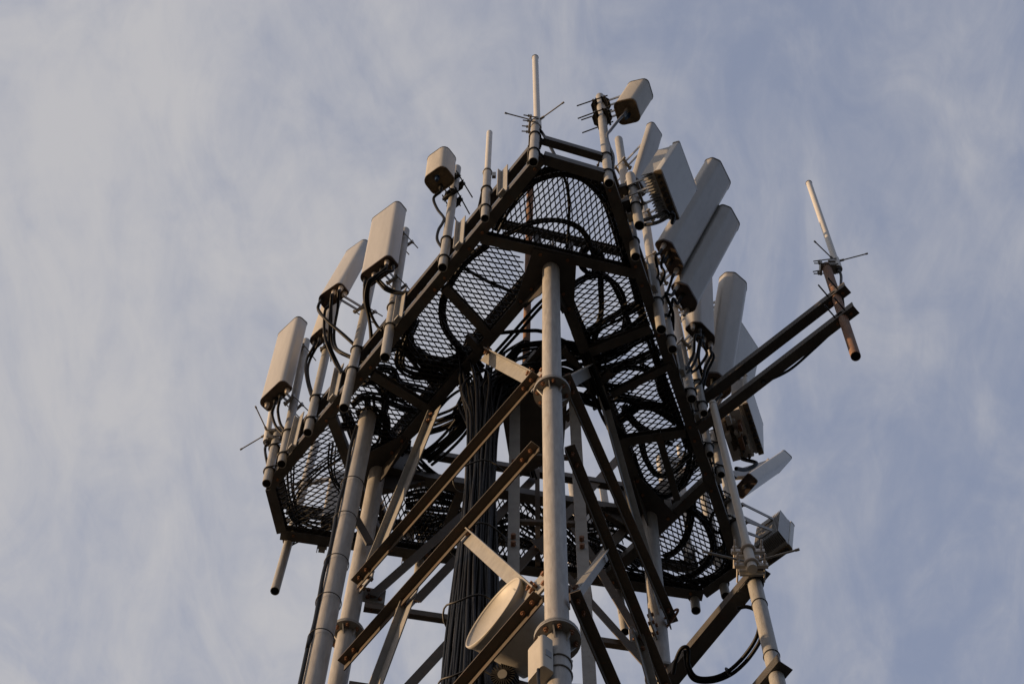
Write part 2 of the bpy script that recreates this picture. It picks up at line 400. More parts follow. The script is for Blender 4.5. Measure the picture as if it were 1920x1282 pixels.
# heads: collar plate and gussets where each leg meets the platform
def gus(pts, n, t=.008):
    mb = MB(); k = len(pts)
    vs = [p+n*t/2 for p in pts]+[p-n*t/2 for p in pts]
    mb.add(vs, [list(range(k)), list(range(k, 2*k))[::-1]]+[(i, k+i, k+(i+1) % k, (i+1) % k) for i in range(k)])
    return mb
for f, fa, fb, outc in ((LF, LL, LR, (C1+C2)/2), (LL, LF, LR, (C5+C6)/2), (LR, LF, LL, (C3+C4)/2)):
    c = f(0); da = (fa(0)-c).normalized(); db = (fb(0)-c).normalized(); do = (outc-c); do.z = 0; do.normalize()
    o1 = do*.11; q = V((-do.y, do.x, 0))
    pa_, pb_ = V((-da.y, da.x, 0)), V((-db.y, db.x, 0))
    pa_ = pa_ if pa_.dot(do) > 0 else -pa_; pb_ = pb_ if pb_.dot(do) > 0 else -pb_
    if q.dot(da) < 0: q = -q
    pts = [c+da*.34-pa_*.04, c+da*.34+pa_*.05, c+do*.13+q*.16, c+do*.13-q*.16, c+db*.34+pb_*.05, c+db*.34-pb_*.04, c-do*.12]
    gus([p-ZU*.014 for p in pts], ZU, .012).build('collar_plate', 'steel', tower)
    for bp in (c+da*.2+pa_*.02, c+da*.32+pa_*.02, c+db*.2+pb_*.02, c+db*.32+pb_*.02, c+do*.1+q*.1, c+do*.1-q*.1):
        MB().hexb(bp-ZU*.018, -ZU, .013, .014).build('bolt', 'bolt', tower)
    for d in (da, db):
        p = [c+d*.055-ZU*.28, c+d*.13-ZU*.28, c+d*.36-ZU*.02, c+d*.36+ZU*.0, c+d*.055]
        gus(p, d.cross(ZU)).build('gusset_plate', 'steel', tower)
        p = [c+d*.055+ZU*.1, c+d*.26+ZU*.1, c+d*.26+ZU*.46, c+d*.055+ZU*.46]
        gus(p, d.cross(ZU)).build('gusset_plate', 'steel', tower)
    p = [c+do*.055+ZU*.1, c+do*.11+ZU*.1, c+do*.11+ZU*.46, c+do*.055+ZU*.46]
    gus(p, do.cross(ZU)).build('gusset_plate', 'steel', tower)
    for k in (-1, 1):
        pc = c+do*.10+q*k*.12
        p = [pc-q*.03+ZU*.02, pc+q*.03+ZU*.02, pc+q*.03+ZU*.46, pc-q*.03+ZU*.46]
        gus(p, do).build('stiffener', 'steel', tower)
# outer riser pole left of the left leg
po0, po1 = U(588, 1282, -4.14), U(691, 776, .16)
dpo = (po1-po0).normalized()
pole = thing('riser_pole', po0-dpo*14, 'thick grey pole with a black cable strapped up its side, outside the left tower leg', 'pole')
mb = MB(); mb.cyl(po0-dpo*13.5, po1, .064, 26); mb.build('tube', 'leg', pole)
side = (-RT*.82+V((0, -1, 0))*.45).normalized()
cp = [po0-dpo*6+side*.078, po0+side*.08]
for k in range(1, 12): cp.append(po0+dpo*(k*.36)+side*(.076+.006*math.sin(k*2.1)))
MB().tube(spline(cp, 6), .013).build('feeder_cable', 'cable', pole)
for y in (.55, 1.05, 1.62, 2.3, 2.9):
    mb = MB(); mb.ring(po0+dpo*y+side*.01, dpo+side*.05, .079, .0035, 28, 5); mb.build('cable_tie', 'black', pole)
# strut from riser pole to leg
a, b = U(655, 950, -1.2), U(694, 1020, -1.5)
mb = MB(); mb.bar(a-(b-a)*.05, b, .06, .02, V((0, -1, .2))); mb.build('strut', 'steel', pole)

# ================================================================ the platform
plat = thing('service_platform', P3(0, 0, 0), 'dark three-sided steel service platform with mesh floor and double edge rails', 'platform')
ctr = V((-.01, -.02, HP))
def channel(a, b, z, w=.082, h=.085, name='frame_beam', inward=None, mt='steel', t=.007, shift=0):
    a = a.copy(); b = b.copy(); a.z = b.z = HP+z
    d = (b-a).normalized(); ex = perp(d)
    if inward is None: inward = ctr-(a+b)/2
    if ex.dot(inward) < 0: ex = -ex
    a += ex*shift; b += ex*shift
    mb = MB(); mb.extr(a, b, ex, ZU, [(0, 0), (w, 0), (w, t), (t, t), (t, h-t), (w, h-t), (w, h), (0, h)])
    return mb.build(name, mt, plat)
edges = ((C1, C6, EL), (C2, C3, ER), (C4, C5, EB))
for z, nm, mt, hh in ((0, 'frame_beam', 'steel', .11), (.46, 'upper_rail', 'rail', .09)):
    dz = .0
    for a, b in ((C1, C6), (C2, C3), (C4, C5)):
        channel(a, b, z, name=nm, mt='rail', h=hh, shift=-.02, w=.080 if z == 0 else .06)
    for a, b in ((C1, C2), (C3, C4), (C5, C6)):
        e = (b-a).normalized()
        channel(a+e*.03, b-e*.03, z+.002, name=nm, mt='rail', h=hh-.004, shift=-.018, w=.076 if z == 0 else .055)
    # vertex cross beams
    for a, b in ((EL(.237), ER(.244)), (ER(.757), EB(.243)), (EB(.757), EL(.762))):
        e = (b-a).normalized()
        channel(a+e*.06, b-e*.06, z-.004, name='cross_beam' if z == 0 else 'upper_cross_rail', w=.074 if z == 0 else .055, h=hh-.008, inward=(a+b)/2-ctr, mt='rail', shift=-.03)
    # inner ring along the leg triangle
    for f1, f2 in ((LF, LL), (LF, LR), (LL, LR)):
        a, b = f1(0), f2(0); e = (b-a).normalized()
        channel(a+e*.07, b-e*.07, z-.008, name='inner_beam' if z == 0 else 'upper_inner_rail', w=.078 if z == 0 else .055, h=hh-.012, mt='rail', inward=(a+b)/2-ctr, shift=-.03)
legs_of = {0: (LF, LL), 1: (LF, LR), 2: (LR, LL)}
for k, (ca, cb, E) in enumerate(edges):
    fa, fb = legs_of[k]
    for t, s in ((.365, .335), (.635, .69)):
        a, b = E(t), lerp(fa(0), fb(0), s)
        e = (b-a).normalized()
        channel(a+e*.075, b+e*.02, -.012, name='bay_beam', w=.066, h=.083, mt='rail', inward=(ca-cb), shift=-.03)
for E, ca, cb in ((EL, C1, C6), (ER, C2, C3), (EB, C4, C5)):
    nn = perp(cb-ca); nn = nn if nn.dot(ctr-ca) > 0 else -nn
    e = (cb-ca).normalized()
    for t in (.03, .215, .262, .35, .385, .62, .655, .74, .785, .97):
        c = E(t)+nn*.03
        MB().hexb(c-ZU*.0, -ZU, .012, .012).build('bolt', 'bolt', plat)
for p_, q_ in (((905, 770), (1016, 645)), ((1016, 660), (925, 762)), ((1060, 650), (1125, 735)), ((1065, 790), (1150, 700)), ((1240, 812), (1276, 935)), ((905, 655), (880, 628)), ((1150, 745), (1262, 690))):
    channel(U(*p_), U(*q_), -.02, name='bay_beam', w=.05, h=.08, mt='rail')
# upright posts between the two rails
def post(E, t, ins, w=.075, z0=-.03, z1=.66):
    d = (E(1)-E(0)).normalized(); n = perp(d)
    if n.dot(E(t)-ctr) < 0: n = -n
    c = E(t)+n*ins
    mb = MB(); mb.extr(c+ZU*z0, c+ZU*z1, d, n, [(-w/2, 0), (w/2, 0), (w/2, .04), (w/2-.006, .04), (w/2-.006, .007), (-w/2, .007)])
    mb.extr(c+ZU*(z0+.0)-n*.0, c+ZU*(z0+.035), d, n, [(-w/2+.012, .009), (w/2-.014, .009), (w/2-.014, .035), (-w/2+.012, .035)])
    mb.build('rail_post', 'plate', plat)
for t in (.115, .27, .49, .73, .885): post(EL, t, .028)
for t in (.10, .275, .485, .60, .76): post(ER, t, .028)
for t in (.1, .3, .5, .7, .9): post(EB, t, .028)

# expanded metal floor
def clip(poly, p):
    c = False; n = len(poly)
    for i in range(n):
        a, b = poly[i], poly[(i+1) % n]
        if (a.y > p.y) != (b.y > p.y) and p.x < (b.x-a.x)*(p.y-a.y)/(b.y-a.y)+a.x: c = not c
    return c
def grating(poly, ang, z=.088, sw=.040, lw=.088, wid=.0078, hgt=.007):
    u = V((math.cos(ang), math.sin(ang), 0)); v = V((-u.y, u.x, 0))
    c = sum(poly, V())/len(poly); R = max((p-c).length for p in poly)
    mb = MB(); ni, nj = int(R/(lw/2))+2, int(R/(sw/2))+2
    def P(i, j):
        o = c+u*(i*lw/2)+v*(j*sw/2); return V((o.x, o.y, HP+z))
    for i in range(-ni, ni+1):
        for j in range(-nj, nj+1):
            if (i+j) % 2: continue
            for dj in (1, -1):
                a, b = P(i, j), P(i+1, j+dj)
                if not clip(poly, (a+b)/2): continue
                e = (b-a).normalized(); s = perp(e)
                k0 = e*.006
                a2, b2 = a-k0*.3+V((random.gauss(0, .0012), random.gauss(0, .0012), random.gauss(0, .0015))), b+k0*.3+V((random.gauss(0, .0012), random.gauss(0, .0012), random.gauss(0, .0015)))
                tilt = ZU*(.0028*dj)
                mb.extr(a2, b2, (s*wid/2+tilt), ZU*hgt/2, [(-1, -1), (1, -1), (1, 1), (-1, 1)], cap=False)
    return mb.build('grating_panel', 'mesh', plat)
def ins(poly, d=.02):
    c = sum(poly, V())/len(poly); return [p+(c-p).normalized()*d for p in poly]
PL = math.radians
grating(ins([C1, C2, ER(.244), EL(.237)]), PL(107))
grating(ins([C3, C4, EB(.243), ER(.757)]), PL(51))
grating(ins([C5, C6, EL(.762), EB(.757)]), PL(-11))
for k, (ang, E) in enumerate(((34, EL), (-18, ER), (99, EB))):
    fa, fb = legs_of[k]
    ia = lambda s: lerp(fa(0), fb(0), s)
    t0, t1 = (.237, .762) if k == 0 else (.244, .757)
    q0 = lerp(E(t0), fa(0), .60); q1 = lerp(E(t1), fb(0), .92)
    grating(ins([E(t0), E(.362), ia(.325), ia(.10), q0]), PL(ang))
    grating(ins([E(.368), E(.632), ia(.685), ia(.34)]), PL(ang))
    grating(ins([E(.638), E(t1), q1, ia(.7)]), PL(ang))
# hatch plate in the central opening
hp_ = [U(940, 770, -.01), U(1003, 706, -.01), U(1064, 742, -.01), U(1056, 852, -.01), U(962, 900, -.01)]
gus(hp_, ZU, .01).build('hatch_plate', 'steel', plat)

# ================================================================ pipes
PIPES = {}
def ubolt(p, d, r, parent, towards):
    mb = MB(); mb.ring(p, d, r+.007, .0065, 22, 6)
    t = (towards-p); t.z = 0; t.normalize(); q = t.cross(ZU)
    for s in (1, -1):
        mb.cyl(p+q*s*(r+.006), p+q*s*(r+.006)+t*(r+.06), .006, 8)
        mb.hexb(p+q*s*(r+.006)+t*(r+.035), t, .011, .01)
    mb.build('u_bolt', 'black', parent)
def pipe(key, label, bottom, ringp, top, r=.034, mt='pipe', bolts=(.05, .5), zr=.05, group=None, name='mounting_pipe'):
    X = U(*ringp, zr); zb, zt = zvert(X, bottom[1]), zvert(X, top[1])
    p0, p1 = U(*bottom, zb), U(*top, zt)
    d = (p1-p0).normalized()
    root = thing(name, p0, label, 'pipe', group)
    MB().pipe(p0, p1, r).build('tube', mt, root)
    MB().cyl(p0+d*.004, p0+d*.05, r-.0065, 16).build('shade_plug', 'bore_shade', root)  # solid black plug just inside the mouth, painting the tube's inner shade
    at = lambda z: p0+d*((HP+z-p0.z)/d.z)
    for z in bolts:
        if HP+z < p1.z+.05: ubolt(at(z), d, r, root, V((ctr.x, ctr.y, HP+z)))
    PIPES[key] = (at, p0, p1, r, root)
    return root
pipe('E', 'leftmost grey mounting pipe at the far left corner, below a small whip antenna', (500, 906), (504, 884), (522, 806))
pipe('D', 'grey mounting pipe behind the lowest left panel antenna', (528, 870), (530, 856), (574, 640))
pipe('C', 'grey mounting pipe under the short panel antenna, between two taller left panels', (577, 811), (583, 790), (613, 655))
pipe('B', 'grey mounting pipe with cables crossing it, under the leaning left panel antenna', (645, 765), (657, 697), (705, 490), r=.036)
pipe('A', 'grey mounting pipe behind the highest full-size left panel antenna', (722, 670), (728, 615), (760, 433), r=.036)
pipe('G', 'grey mounting pipe carrying the small boxy antenna on the upper left edge', (830, 502), (834, 487), (857, 316))
pipe('I', 'short grey mounting pipe at the top front corner, below the upright white whip antenna', (1000, 304), (1001, 287), (1005, 228), r=.034)
pipe('J', 'grey mounting pipe at the top right corner, carrying the boxy antenna', (1142, 344), (1141, 327), (1125, 182), r=.034)
pipe('k', 'grey mounting pipe behind the square white panel antenna with cooling fins', (1199, 423), (1193, 389), (1182, 330), r=.036)
pipe('l', 'long pale mounting pipe reaching up to the narrow leaning panel antenna', (1192, 482), (1191, 454), (1160, 262), r=.034)
pipe('m', 'grey mounting pipe beside the upper of two long leaning right panels', (1240, 618), (1233, 567), (1206, 385), r=.036)
pipe('n', 'short grey mounting pipe with ring clamps, third down the right edge', (1261, 655), (1257, 637), (1234, 525), r=.034)
pipe('o', 'grey mounting pipe in the middle of the right edge, left of the upright panel', (1297, 748), (1294, 737), (1263, 578), r=.036)
pipe('p', 'pale slim mounting pipe between the cables of the right panels', (1320, 775), (1317, 760), (1283, 590), r=.030)
pipe('q', 'short dark-looking pipe end below the lower boom root on the right edge', (1331, 852), (1329, 838), (1316, 775), r=.03)
pipe('r', 'short grey pipe end at the lower right edge, left of the slim white whip', (1352, 890), (1350, 880), (1338, 812), r=.03)
pipe('s', 'thick grey pipe hanging behind the slim white whip at the right corner', (1391, 1034), (1377, 985), (1360, 890), r=.042)
pipe('t', 'pale pipe seen through the floor mesh at the far right corner', (1361, 1117), (1357, 1094), (1316, 912), r=.036)
pipe('u', 'warm-lit pipe below the far right corner of the back rail', (1305, 1144), (1301, 1119), (1293, 1040), r=.036)
pipe('f', 'long pipe hanging below the far left corner of the back rail', (515.4, 1107.6), (540, 1014), (592, 832), r=.034)
pipe('v', 'lit pipe standing on the back rail behind the left tower leg', (784, 1078), (788, 1046), (800, 940), r=.034)
pipe('w', 'grey pipe end below the back rail, right of the front tower leg', (1104, 1134), (1100, 1090), (1072, 900), r=.036)
pipe('x', 'pipe on the back rail, left of the right tower leg', (1172, 1184), (1160, 1105), (1128, 900), r=.032)
at_, p0_, p1_, pr_, kroot = PIPES['k']
dk = (C3-C2).normalized(); nk = perp(dk); nk = -nk if nk.dot(C2-ctr) < 0 else nk
for z in (.06, .44):
    pz = at_(z); mb = MB()
    mb.box(pz-nk*.085, nk, dk, ZU, .055, .065, .005); mb.box(pz-nk*.085-dk*.065+ZU*.03, nk, ZU, dk, .055, .035, .004); mb.box(pz-nk*.035+ZU*.03, dk, ZU, nk, .065, .035, .004)
    mb.build('standoff_plate', 'rail', kroot)
# thin sunlit pole inside the platform opening
p1 = U(994.5, 338, 2.2); p0 = U(986, 690, .2)
r_ = thing('lightning_mast', p0, 'thin brown sunlit pole standing in the platform centre behind the mesh', 'pole')
MB().cyl(p0, p1, .028, 16).build('tube', 'rustpipe', r_); mb = MB(); mb.ring(lerp(p0, p1, .12), p1-p0, .032, .006); mb.build('clamp_ring', 'black', r_)
# plain omni tube on the upper left edge
X = U(911, 397, .05); pb, pt = U(909.5, 410, zvert(X, 410)), U(918, 248, zvert(X, 248))
om = thing('omni_antenna', pb, 'plain slim grey tube antenna on the upper left edge, right of the small boxy antenna', 'antenna')
dd = (pt-pb).normalized(); lt = (pt-pb).length
MB().pipe(pb, pb+dd*lt*.52, .031).build('mast', 'pipe', om); MB().cyl(pb+dd*lt*.5, pt-dd*.02, .024, 18).cyl(pt-dd*.02, pt, .024, 18, r2=.016).build('radome', 'white', om)
for s in (.10, .30): ubolt(pb+dd*lt*s, dd, .031, om, V((ctr.x, ctr.y, pb.z)))
mb = MB(); mb.ring(pb+dd*lt*.5, dd, .034, .004); mb.box(pb+dd*lt*.47+RT*.05, RT, V((0, 1, 0)), ZU, .015, .012, .05); mb.build('clamp', 'zinc', om)
MB().tube(spline(pxpath([(915, 338), (907, 350), (900, 380), (893, 410), (886, 440)], 1.1, .5)), .011).build('jumper_cable', 'cable', om)

# ================================================================ whips
def whip(label, base, top, key, r, radials, off=.075, dirpx=None, low=.11, mt='white', capmt='black', azs=()):
    at, q0, q1, pr, _ = PIPES[key]
    tgt = (q1+V((0, 0, 0))); o2 = RT*off if dirpx is None else dirpx
    zb = zfor(*base, (tgt+o2)); p0 = U(*base, zb); zt = zvert(p0, top[1]); p1 = U(*top, zt)
    root = thing('whip_antenna', p0, label, 'antenna'); d = (p1-p0).normalized(); L = (p1-p0).length
    MB().cyl(p0+d*low*1.6, p1-d*.012, r*.84, 18).cyl(p1-d*.012, p1, r*.84, 18, r2=r*.6).build('radome', mt, root)
    MB().pipe(p0, p0+d*low*2.2, r*1.08, t=.008).build('base_sleeve', mt, root)
    MB().ring(p1-d*.015, d, r*.85, .004, 18, 5).build('end_cap', 'lip', root)
    MB().cyl(p0+d*.03, p0-d*.03, r*.75, 12).cyl(p0-d*.02, p0-d*.07, .016, 10, r2=.011).build('connector', 'black', root)
    for az in azs:
        rd = V((math.cos(PL(az)), math.sin(PL(az)), -.12)).normalized(); c = p0+d*low*1.7
        mb = MB(); mb.cyl(c+rd*r*.8, c+rd*(r+.035), .010, 8); mb.cyl(c+rd*r, c+rd*.245, .0052, 8); mb.cyl(c+rd*.235, c+rd*.255, .0075, 8)
        mb.build('radial_rod', 'zinc', root)
    # clamp: two channel brackets round the pipe
    for s in (.02, .16):
        pc = p0+d*s*1.0; z = min(pc.z-HP, q1.z-HP-.01); pp = at(z)
        mid = lerp(pc, pp, .5); e = (pp-pc); e.z = 0; el = e.length; e.normalize(); qn = e.cross(ZU)
        mb = MB(); mb.box(mid, e, qn, ZU, max(el*.3, .012), .04, .022); mb.box(pp+e*.045, e, qn, ZU, .008, .05, .02)
        for k in (1, -1): mb.cyl(pc+qn*k*.038, pp+e*.10+qn*k*.042, .005, 8); mb.hexb(pp+e*.055+qn*k*.042, e, .011, .012)
        mb.build('clamp', 'zinc', root)
    return root, p0
w1, w1p = whip('upright white whip antenna with thin radial rods, highest on the tower', (1007.5, 240), (1003.5, 108), 'I', .030, None, azs=(197, 322), off=.06)
MB().tube(spline([w1p, w1p-ZU*.12+RT*.03]+pxpath([(1028, 268), (1045, 300)], .9, .4)), .012).build('jumper_cable', 'cable', w1)

# booms at the right, carrying the rusty pipe and second whip
B0, B1 = V((1.29, -.004, 0)), V((2.40, -.945, 0))
bd = (B1-B0).normalized(); bn = V((-bd.y, bd.x, 0))
for z, lab, a in ((.0, 'lower of two parallel dark booms reaching out to the rusty pipe', B0), (.46, 'upper of two parallel dark booms reaching out to the rusty pipe', B0+bd*.05)):
    p, q = V((a.x, a.y, HP+z-.10)), V((B1.x, B1.y, HP+z-.10))
    o = thing('outrigger_boom', p, lab, 'boom')
    MB().extr(p, q, bn, ZU, [(-.038, 0), (.038, 0), (.038, .007), (-.031, .007), (-.031, .08), (-.038, .08)]).build('arm', 'rail', o)
    for s in (.05, .17): MB().hexb(q-bd*s, -ZU, .012, .014).build('bolt', 'bolt', o)
pipe('z', 'rusty brown pipe at the outer end of the two right-hand booms', (1604.5, 668), (1583, 594), (1549, 499), r=.036, mt='rustpipe', bolts=(), zr=-.05)
at, q0, q1, pr, zroot = PIPES['z']
for z in (-.06, .40):
    p = at(z); mb = MB(); mb.ring(p, ZU, pr+.008, .006, 20, 6)
    for s in (1, -1): mb.cyl(p+bd*s*.044-bn*.02, p+bd*s*.044-bn*.02+V((-bn.x, -bn.y, .0))*.14, .006, 8)
    mb.build('u_bolt', 'black', zroot)
w2, w2p = whip('white whip antenna with radial rods standing out on the right-hand booms', (1572, 505), (1516.5, 343), 'z', .030, None, azs=(225, 342), off=.085)
MB().tube(spline([w2p-ZU*.03, w2p-ZU*.16]+pxpath([(1577, 540), (1581, 572), (1580, 600), (1560, 622), (1525, 655), (1485, 690), (1452, 708), (1428, 716)], .55, -.12)), .011).build('jumper_cable', 'cable', w2)
# left corner whip (hangs partly behind the lowest left panel)
w3, w3p = whip('small whip antenna with radial rods at the far left corner, behind the lowest left panel', (500, 829), (520, 700), 'E', .027, None, azs=(150, 250), off=-.085)
MB().tube(spline([w3p-ZU*.03]+pxpath([(497, 842), (499, 858), (505, 885)], .75, .4)), .011).build('jumper_cable', 'cable', w3)

# ---- lower right arms, pole and slim whip
apt = U(1428, 1074, -2.7); A0 = LR(-2.7); ad = (apt-A0); ad.z = 0; ad.normalize(); an = V((-ad.y, ad.x, 0))
PX = (apt.x-ad.x*.06, apt.y-ad.y*.06)
def armb(z, lab):
    p = V((A0.x, A0.y, HP+z))+ad*.02; q = V((apt.x, apt.y, HP+z))+ad*.03
    o = thing('support_boom', p, lab, 'arm')
    MB().extr(p, q, an, ZU, [(-.05, 0), (.05, 0), (.05, .007), (-.043, .007), (-.043, .09), (-.05, .09)]).build('arm', 'rail', o)
    mb = MB(); mb.ring(p-ad*.02+ZU*.04, ZU, .068, .008, 22, 6); mb.build('u_bolt', 'black', o)
    return o
za2 = zvert(PX, 1268)
arm1 = armb(-2.7, 'dark support arm running from the right tower leg out to the slim white whip'); arm2 = armb(za2, 'end of a dark support arm at the bottom edge, under the grey pole')
zb_, zt_ = zvert(PX, 1330), zvert(PX, 1040)
pp0 = U(1470, 1330, zb_); pp1 = U(1404, 1046, zt_)
root = thing('support_pole', pp0, 'grey vertical pole under the slim white whip at the lower right', 'pole')
MB().pipe(pp0, pp1, .046).build('tube', 'pipe', root)
PIPES['y'] = (lambda z: pp0+(pp1-pp0)*((HP+z-pp0.z)/(pp1.z-pp0.z)), pp0, pp1, .046, root)
for f_ in (.32, .66):
    MB().ring(lerp(pp0, pp1, f_), pp1-pp0, .048, .004, 24, 5).build('cable_tie', 'black', root)
ubolt(PIPES['y'][0](-2.72), ZU, .046, root, apt-ad*3)
wb = U(1403, 1034, zfor(1403, 1034, (PX[0]-.02, PX[1]-.13))); wt = U(1336, 754, -.36); wd = (wt-wb).normalized()
root = thing('whip_antenna', wb, 'slim warm-lit white whip antenna leaning beside the lower right platform edge', 'antenna')
MB().cyl(wb+wd*.0, wt-wd*.01, .027, 20).cyl(wt-wd*.01, wt, .027, 20, r2=.02).build('radome', 'white', root)
MB().ring(wt-wd*.05, wd, .0275, .002, 20, 5).build('end_cap', 'lip', root)
MB().cyl(wb-wd*.22, wb+wd*.1, .033, 20).build('base_sleeve', 'white', root)
q = RT
for s in (-.16, .02):
    c = wb+wd*s; mb = MB()
    mb.ring(c, wd, .040, .011, 20, 6, a0=PI*.9, a1=PI*2.1, ex=RT)
    for k in (1, -1):
        mb.box(c+RT*k*.072+V((0, .01, 0)), RT, V((0, 1, 0)), ZU, .034, .012, .02)
        mb.cyl(c+RT*k*.085+V((0, -.07, .01)), c+RT*k*.085+V((0, .12, -.01)), .0065, 8)
        mb.hexb(c+RT*k*.085+V((0, -.015, 0)), V((0, -1, 0)), .013, .012)
    mb.build('clamp', 'conn', root)
mb = MB(); mb.box(wb-wd*.08+V((0, .05, 0)), RT, V((0, 1, 0)), wd, .075, .006, .13); mb.build('bracket_plate', 'plate', root)
for az in (197, -20, 80):
    rd = V((math.cos(PL(az)), math.sin(PL(az)), -.1)).normalized(); c = wb-wd*.14
    mb = MB(); mb.cyl(c+rd*.03, c+rd*.30, .0075, 8); mb.cyl(c+rd*.29, c+rd*.318, .010, 8); mb.build('radial_rod', 'zinc', root)

# ================================================================ panel antennas
def rounded(W_, D, r, rb, n=4, chamfer=True):
    "front edge at y=0, back at y=-D; broad chamfers in front with softened edges"
    pts = []
    def arc(cx, cy, rr, a0, a1, k=n):
        for i in range(k+1):
            a = PL(a0+(a1-a0)*i/k); pts.append((cx+rr*math.cos(a), cy+rr*math.sin(a)))
    if chamfer:
        q = r*.8; h = W_/2
        e = q*math.tan(PL(22.5))
        arc(h-q, -r-e, q, 0, 45); arc(h-r-e, -q, q, 45, 90)
        arc(-(h-r-e), -q, q, 90, 135); arc(-(h-q), -r-e, q, 135, 180)
    else:
        arc(W_/2-r, -r, r, 0, 90); arc(-(W_/2-r), -r, r, 90, 180)
    arc(-(W_/2-rb), -D+rb, rb, 180, 270); arc(W_/2-rb, -D+rb, rb, 270, 360)
    return pts
def bracket(root, pa, pipe_at, pr, q0, q1, qn, arm=.02, big=False):
    z = min(max(pa.z, q0.z+.03), q1.z-.04); pp = pipe_at(z-HP)
    mb = MB(); e = (pa-pp); L = e.length
    if L < 1e-3: return
    e.normalize(); mid = pp+e*(pr+.02)
    for k in (1, -1): mb.bar(pa+qn*k*arm, mid+qn*k*arm, .006, .045)
    eh = V((e.x, e.y, 0)); eh = eh.normalized() if eh.length > .05 else qn.cross(ZU)
    mb.box(pa, eh, qn, ZU, .012, .05, .03)
    mb.box(pp+eh*(pr+.012), eh, qn, ZU, .010, .055, .022); mb.box(pp-eh*(pr+.012), eh, qn, ZU, .008, .055, .022)
    for k in (() if big else (1, -1)):
        mb.cyl(pp+eh*(pr+.03)+qn*k*.046, pp-eh*(pr+.085)+qn*k*.046, .005, 8)
        mb.hexb(pp-eh*(pr+.02)+qn*k*.046, -eh, .010, .012); mb.hexb(pp+eh*(pr+.022)+qn*k*.046, eh, .010, .01)
    mb.build('bracket', 'zinc', root)
    if big:
        mb = MB()
        for sg in (1, -1):
            c = pp+eh*sg*(pr+.012)
            mb.extr(c-ZU*.006, c+ZU*.006, eh, qn, [(-.028, -.075), (.012, -.05), (.03, -.03), (.03, .03), (.012, .05), (-.028, .075)] if sg > 0 else [(.028, .075), (-.012, .05), (-.03, .03), (-.03, -.03), (-.012, -.05), (.028, -.075)])
            mb.box(c-ZU*.02, eh, qn, ZU, .008, .072, .02)
        for k in (1, -1): mb.cyl(pp+eh*(pr+.04)+qn*k*.06, pp-eh*(pr+.15)+qn*k*.06, .0055, 8)
        mb.build('clamp_plate', 'black', root)
def panel(label, bl, br, tl, tr, key, D=.12, off=None, r=.045, rb=.02, mt='paint', style='panel', conns=(), zadj=0, hint=None, zb=None, Lz=None, wscale=1.0, name='panel_antenna', brk=(.1, .88), base='under'):
    at, q0, q1, pr, _ = PIPES[key]
    mbx, mby = (bl[0]+br[0])/2, (bl[1]+br[1])/2; mtx, mty = (tl[0]+tr[0])/2, (tl[1]+tr[1])/2
    off = off if off is not None else D+.13
    if zb is None:
        zb = .8
        for _ in range(4):
            w = U(*br, zb)-U(*bl, zb); n = perp(w); pc = at(zb)
            if n.dot(pc-ctr) < 0: n = -n
            zb = zfor(mbx, mby, pc+n*off)
        zb += zadj
    B = U(mbx, mby, zb); w = U(*br, zb)-U(*bl, zb); Wd = w.length*wscale; w.normalize(); n = perp(w)
    if n.dot((hint if hint is not None else (B-ctr))) < 0: n = -n
    v = ray(mtx, mty); T = CAM+v*((B-CAM).dot(w)/v.dot(w))
    if Lz: T = B+ZU*Lz
    a = (T-B).normalized(); L = (T-B).length; nf = w.cross(a); nf = nf if nf.dot(n) > 0 else -nf
    print('%-9s zb %.2f L %.2f W %.2f tilt %.0f' % (key+'/'+style, zb, L, Wd, math.degrees(math.asin(max(-1, min(1, a.dot(n)))))), label[:50])
    root = thing(name, B, label, 'antenna')
    prof = rounded(Wd, D, min(r, Wd*.45, D*.6), rb, chamfer=key in 'mnop')
    c = (0, -D/2)
    sc = lambda f: [((x)*f, (y+D/2)*f-D/2) for x, y in prof]
    MB().extr(B+a*.006, T-a*.006, w, nf, prof, smooth=True).build('radome', mt, root)
    MB().extr(T-a*.008, T+a*.006, w, nf, sc(1.025), smooth=False).build('end_cap', 'lip' if style != 'mimo' else mt, root)
    if style == 'panel':
        rim = MB(); k = len(prof); o_, i_ = sc(1.03), sc(.93)
        vs = []
        for q, p in ((B+a*.010, o_), (B-a*.010, o_), (B-a*.010, i_), (B+a*.004, i_)):
            vs += [q+w*x+nf*y for x, y in p]
        fs = []
        for ringi in range(3):
            for i in range(k): fs.append((ringi*k+i, ringi*k+(i+1) % k, (ringi+1)*k+(i+1) % k, (ringi+1)*k+i))
        rim.add(vs, fs); rim.add([B+a*.003+w*x+nf*y for x, y in i_], [list(range(k))])
        rim.build('base_cap', base, root)
    cs = []
    for fx, fy, m_ in conns:
        p = B+w*(fx*Wd)+nf*(-D*fy); mb = MB()
        mb.cyl(p+a*.004, p-a*.02, .021, 14).cyl(p-a*.02, p-a*.085, .017, 14, r2=.013); mb.cyl(p-a*.03, p-a*.036, .0195, 14)
        mb.build('connector', m_, root)
        cs.append((p-a*.08, -a))
    qn = w
    for s in brk: bracket(root, B+a*(L*s)-nf*(D+.002), at, pr, q0, q1, qn, big=key in ('G', 'J'))
    return dict(root=root, B=B, a=a, w=w, nf=nf, L=L, W=Wd, D=D, conn=cs, zb=zb)
def jumpers(A, paths, z1=.45, r=.0115, mt='cable'):
    for i, (ci, pp) in enumerate(paths):
        p, d = A['conn'][ci]; z0 = p.z-HP-.06
        pts = [p, p+d*.07]+pxpath(pp, z0-.05, z1)
        MB().tube(spline(pts, 9), r).build('jumper_cable', mt, A['root'])

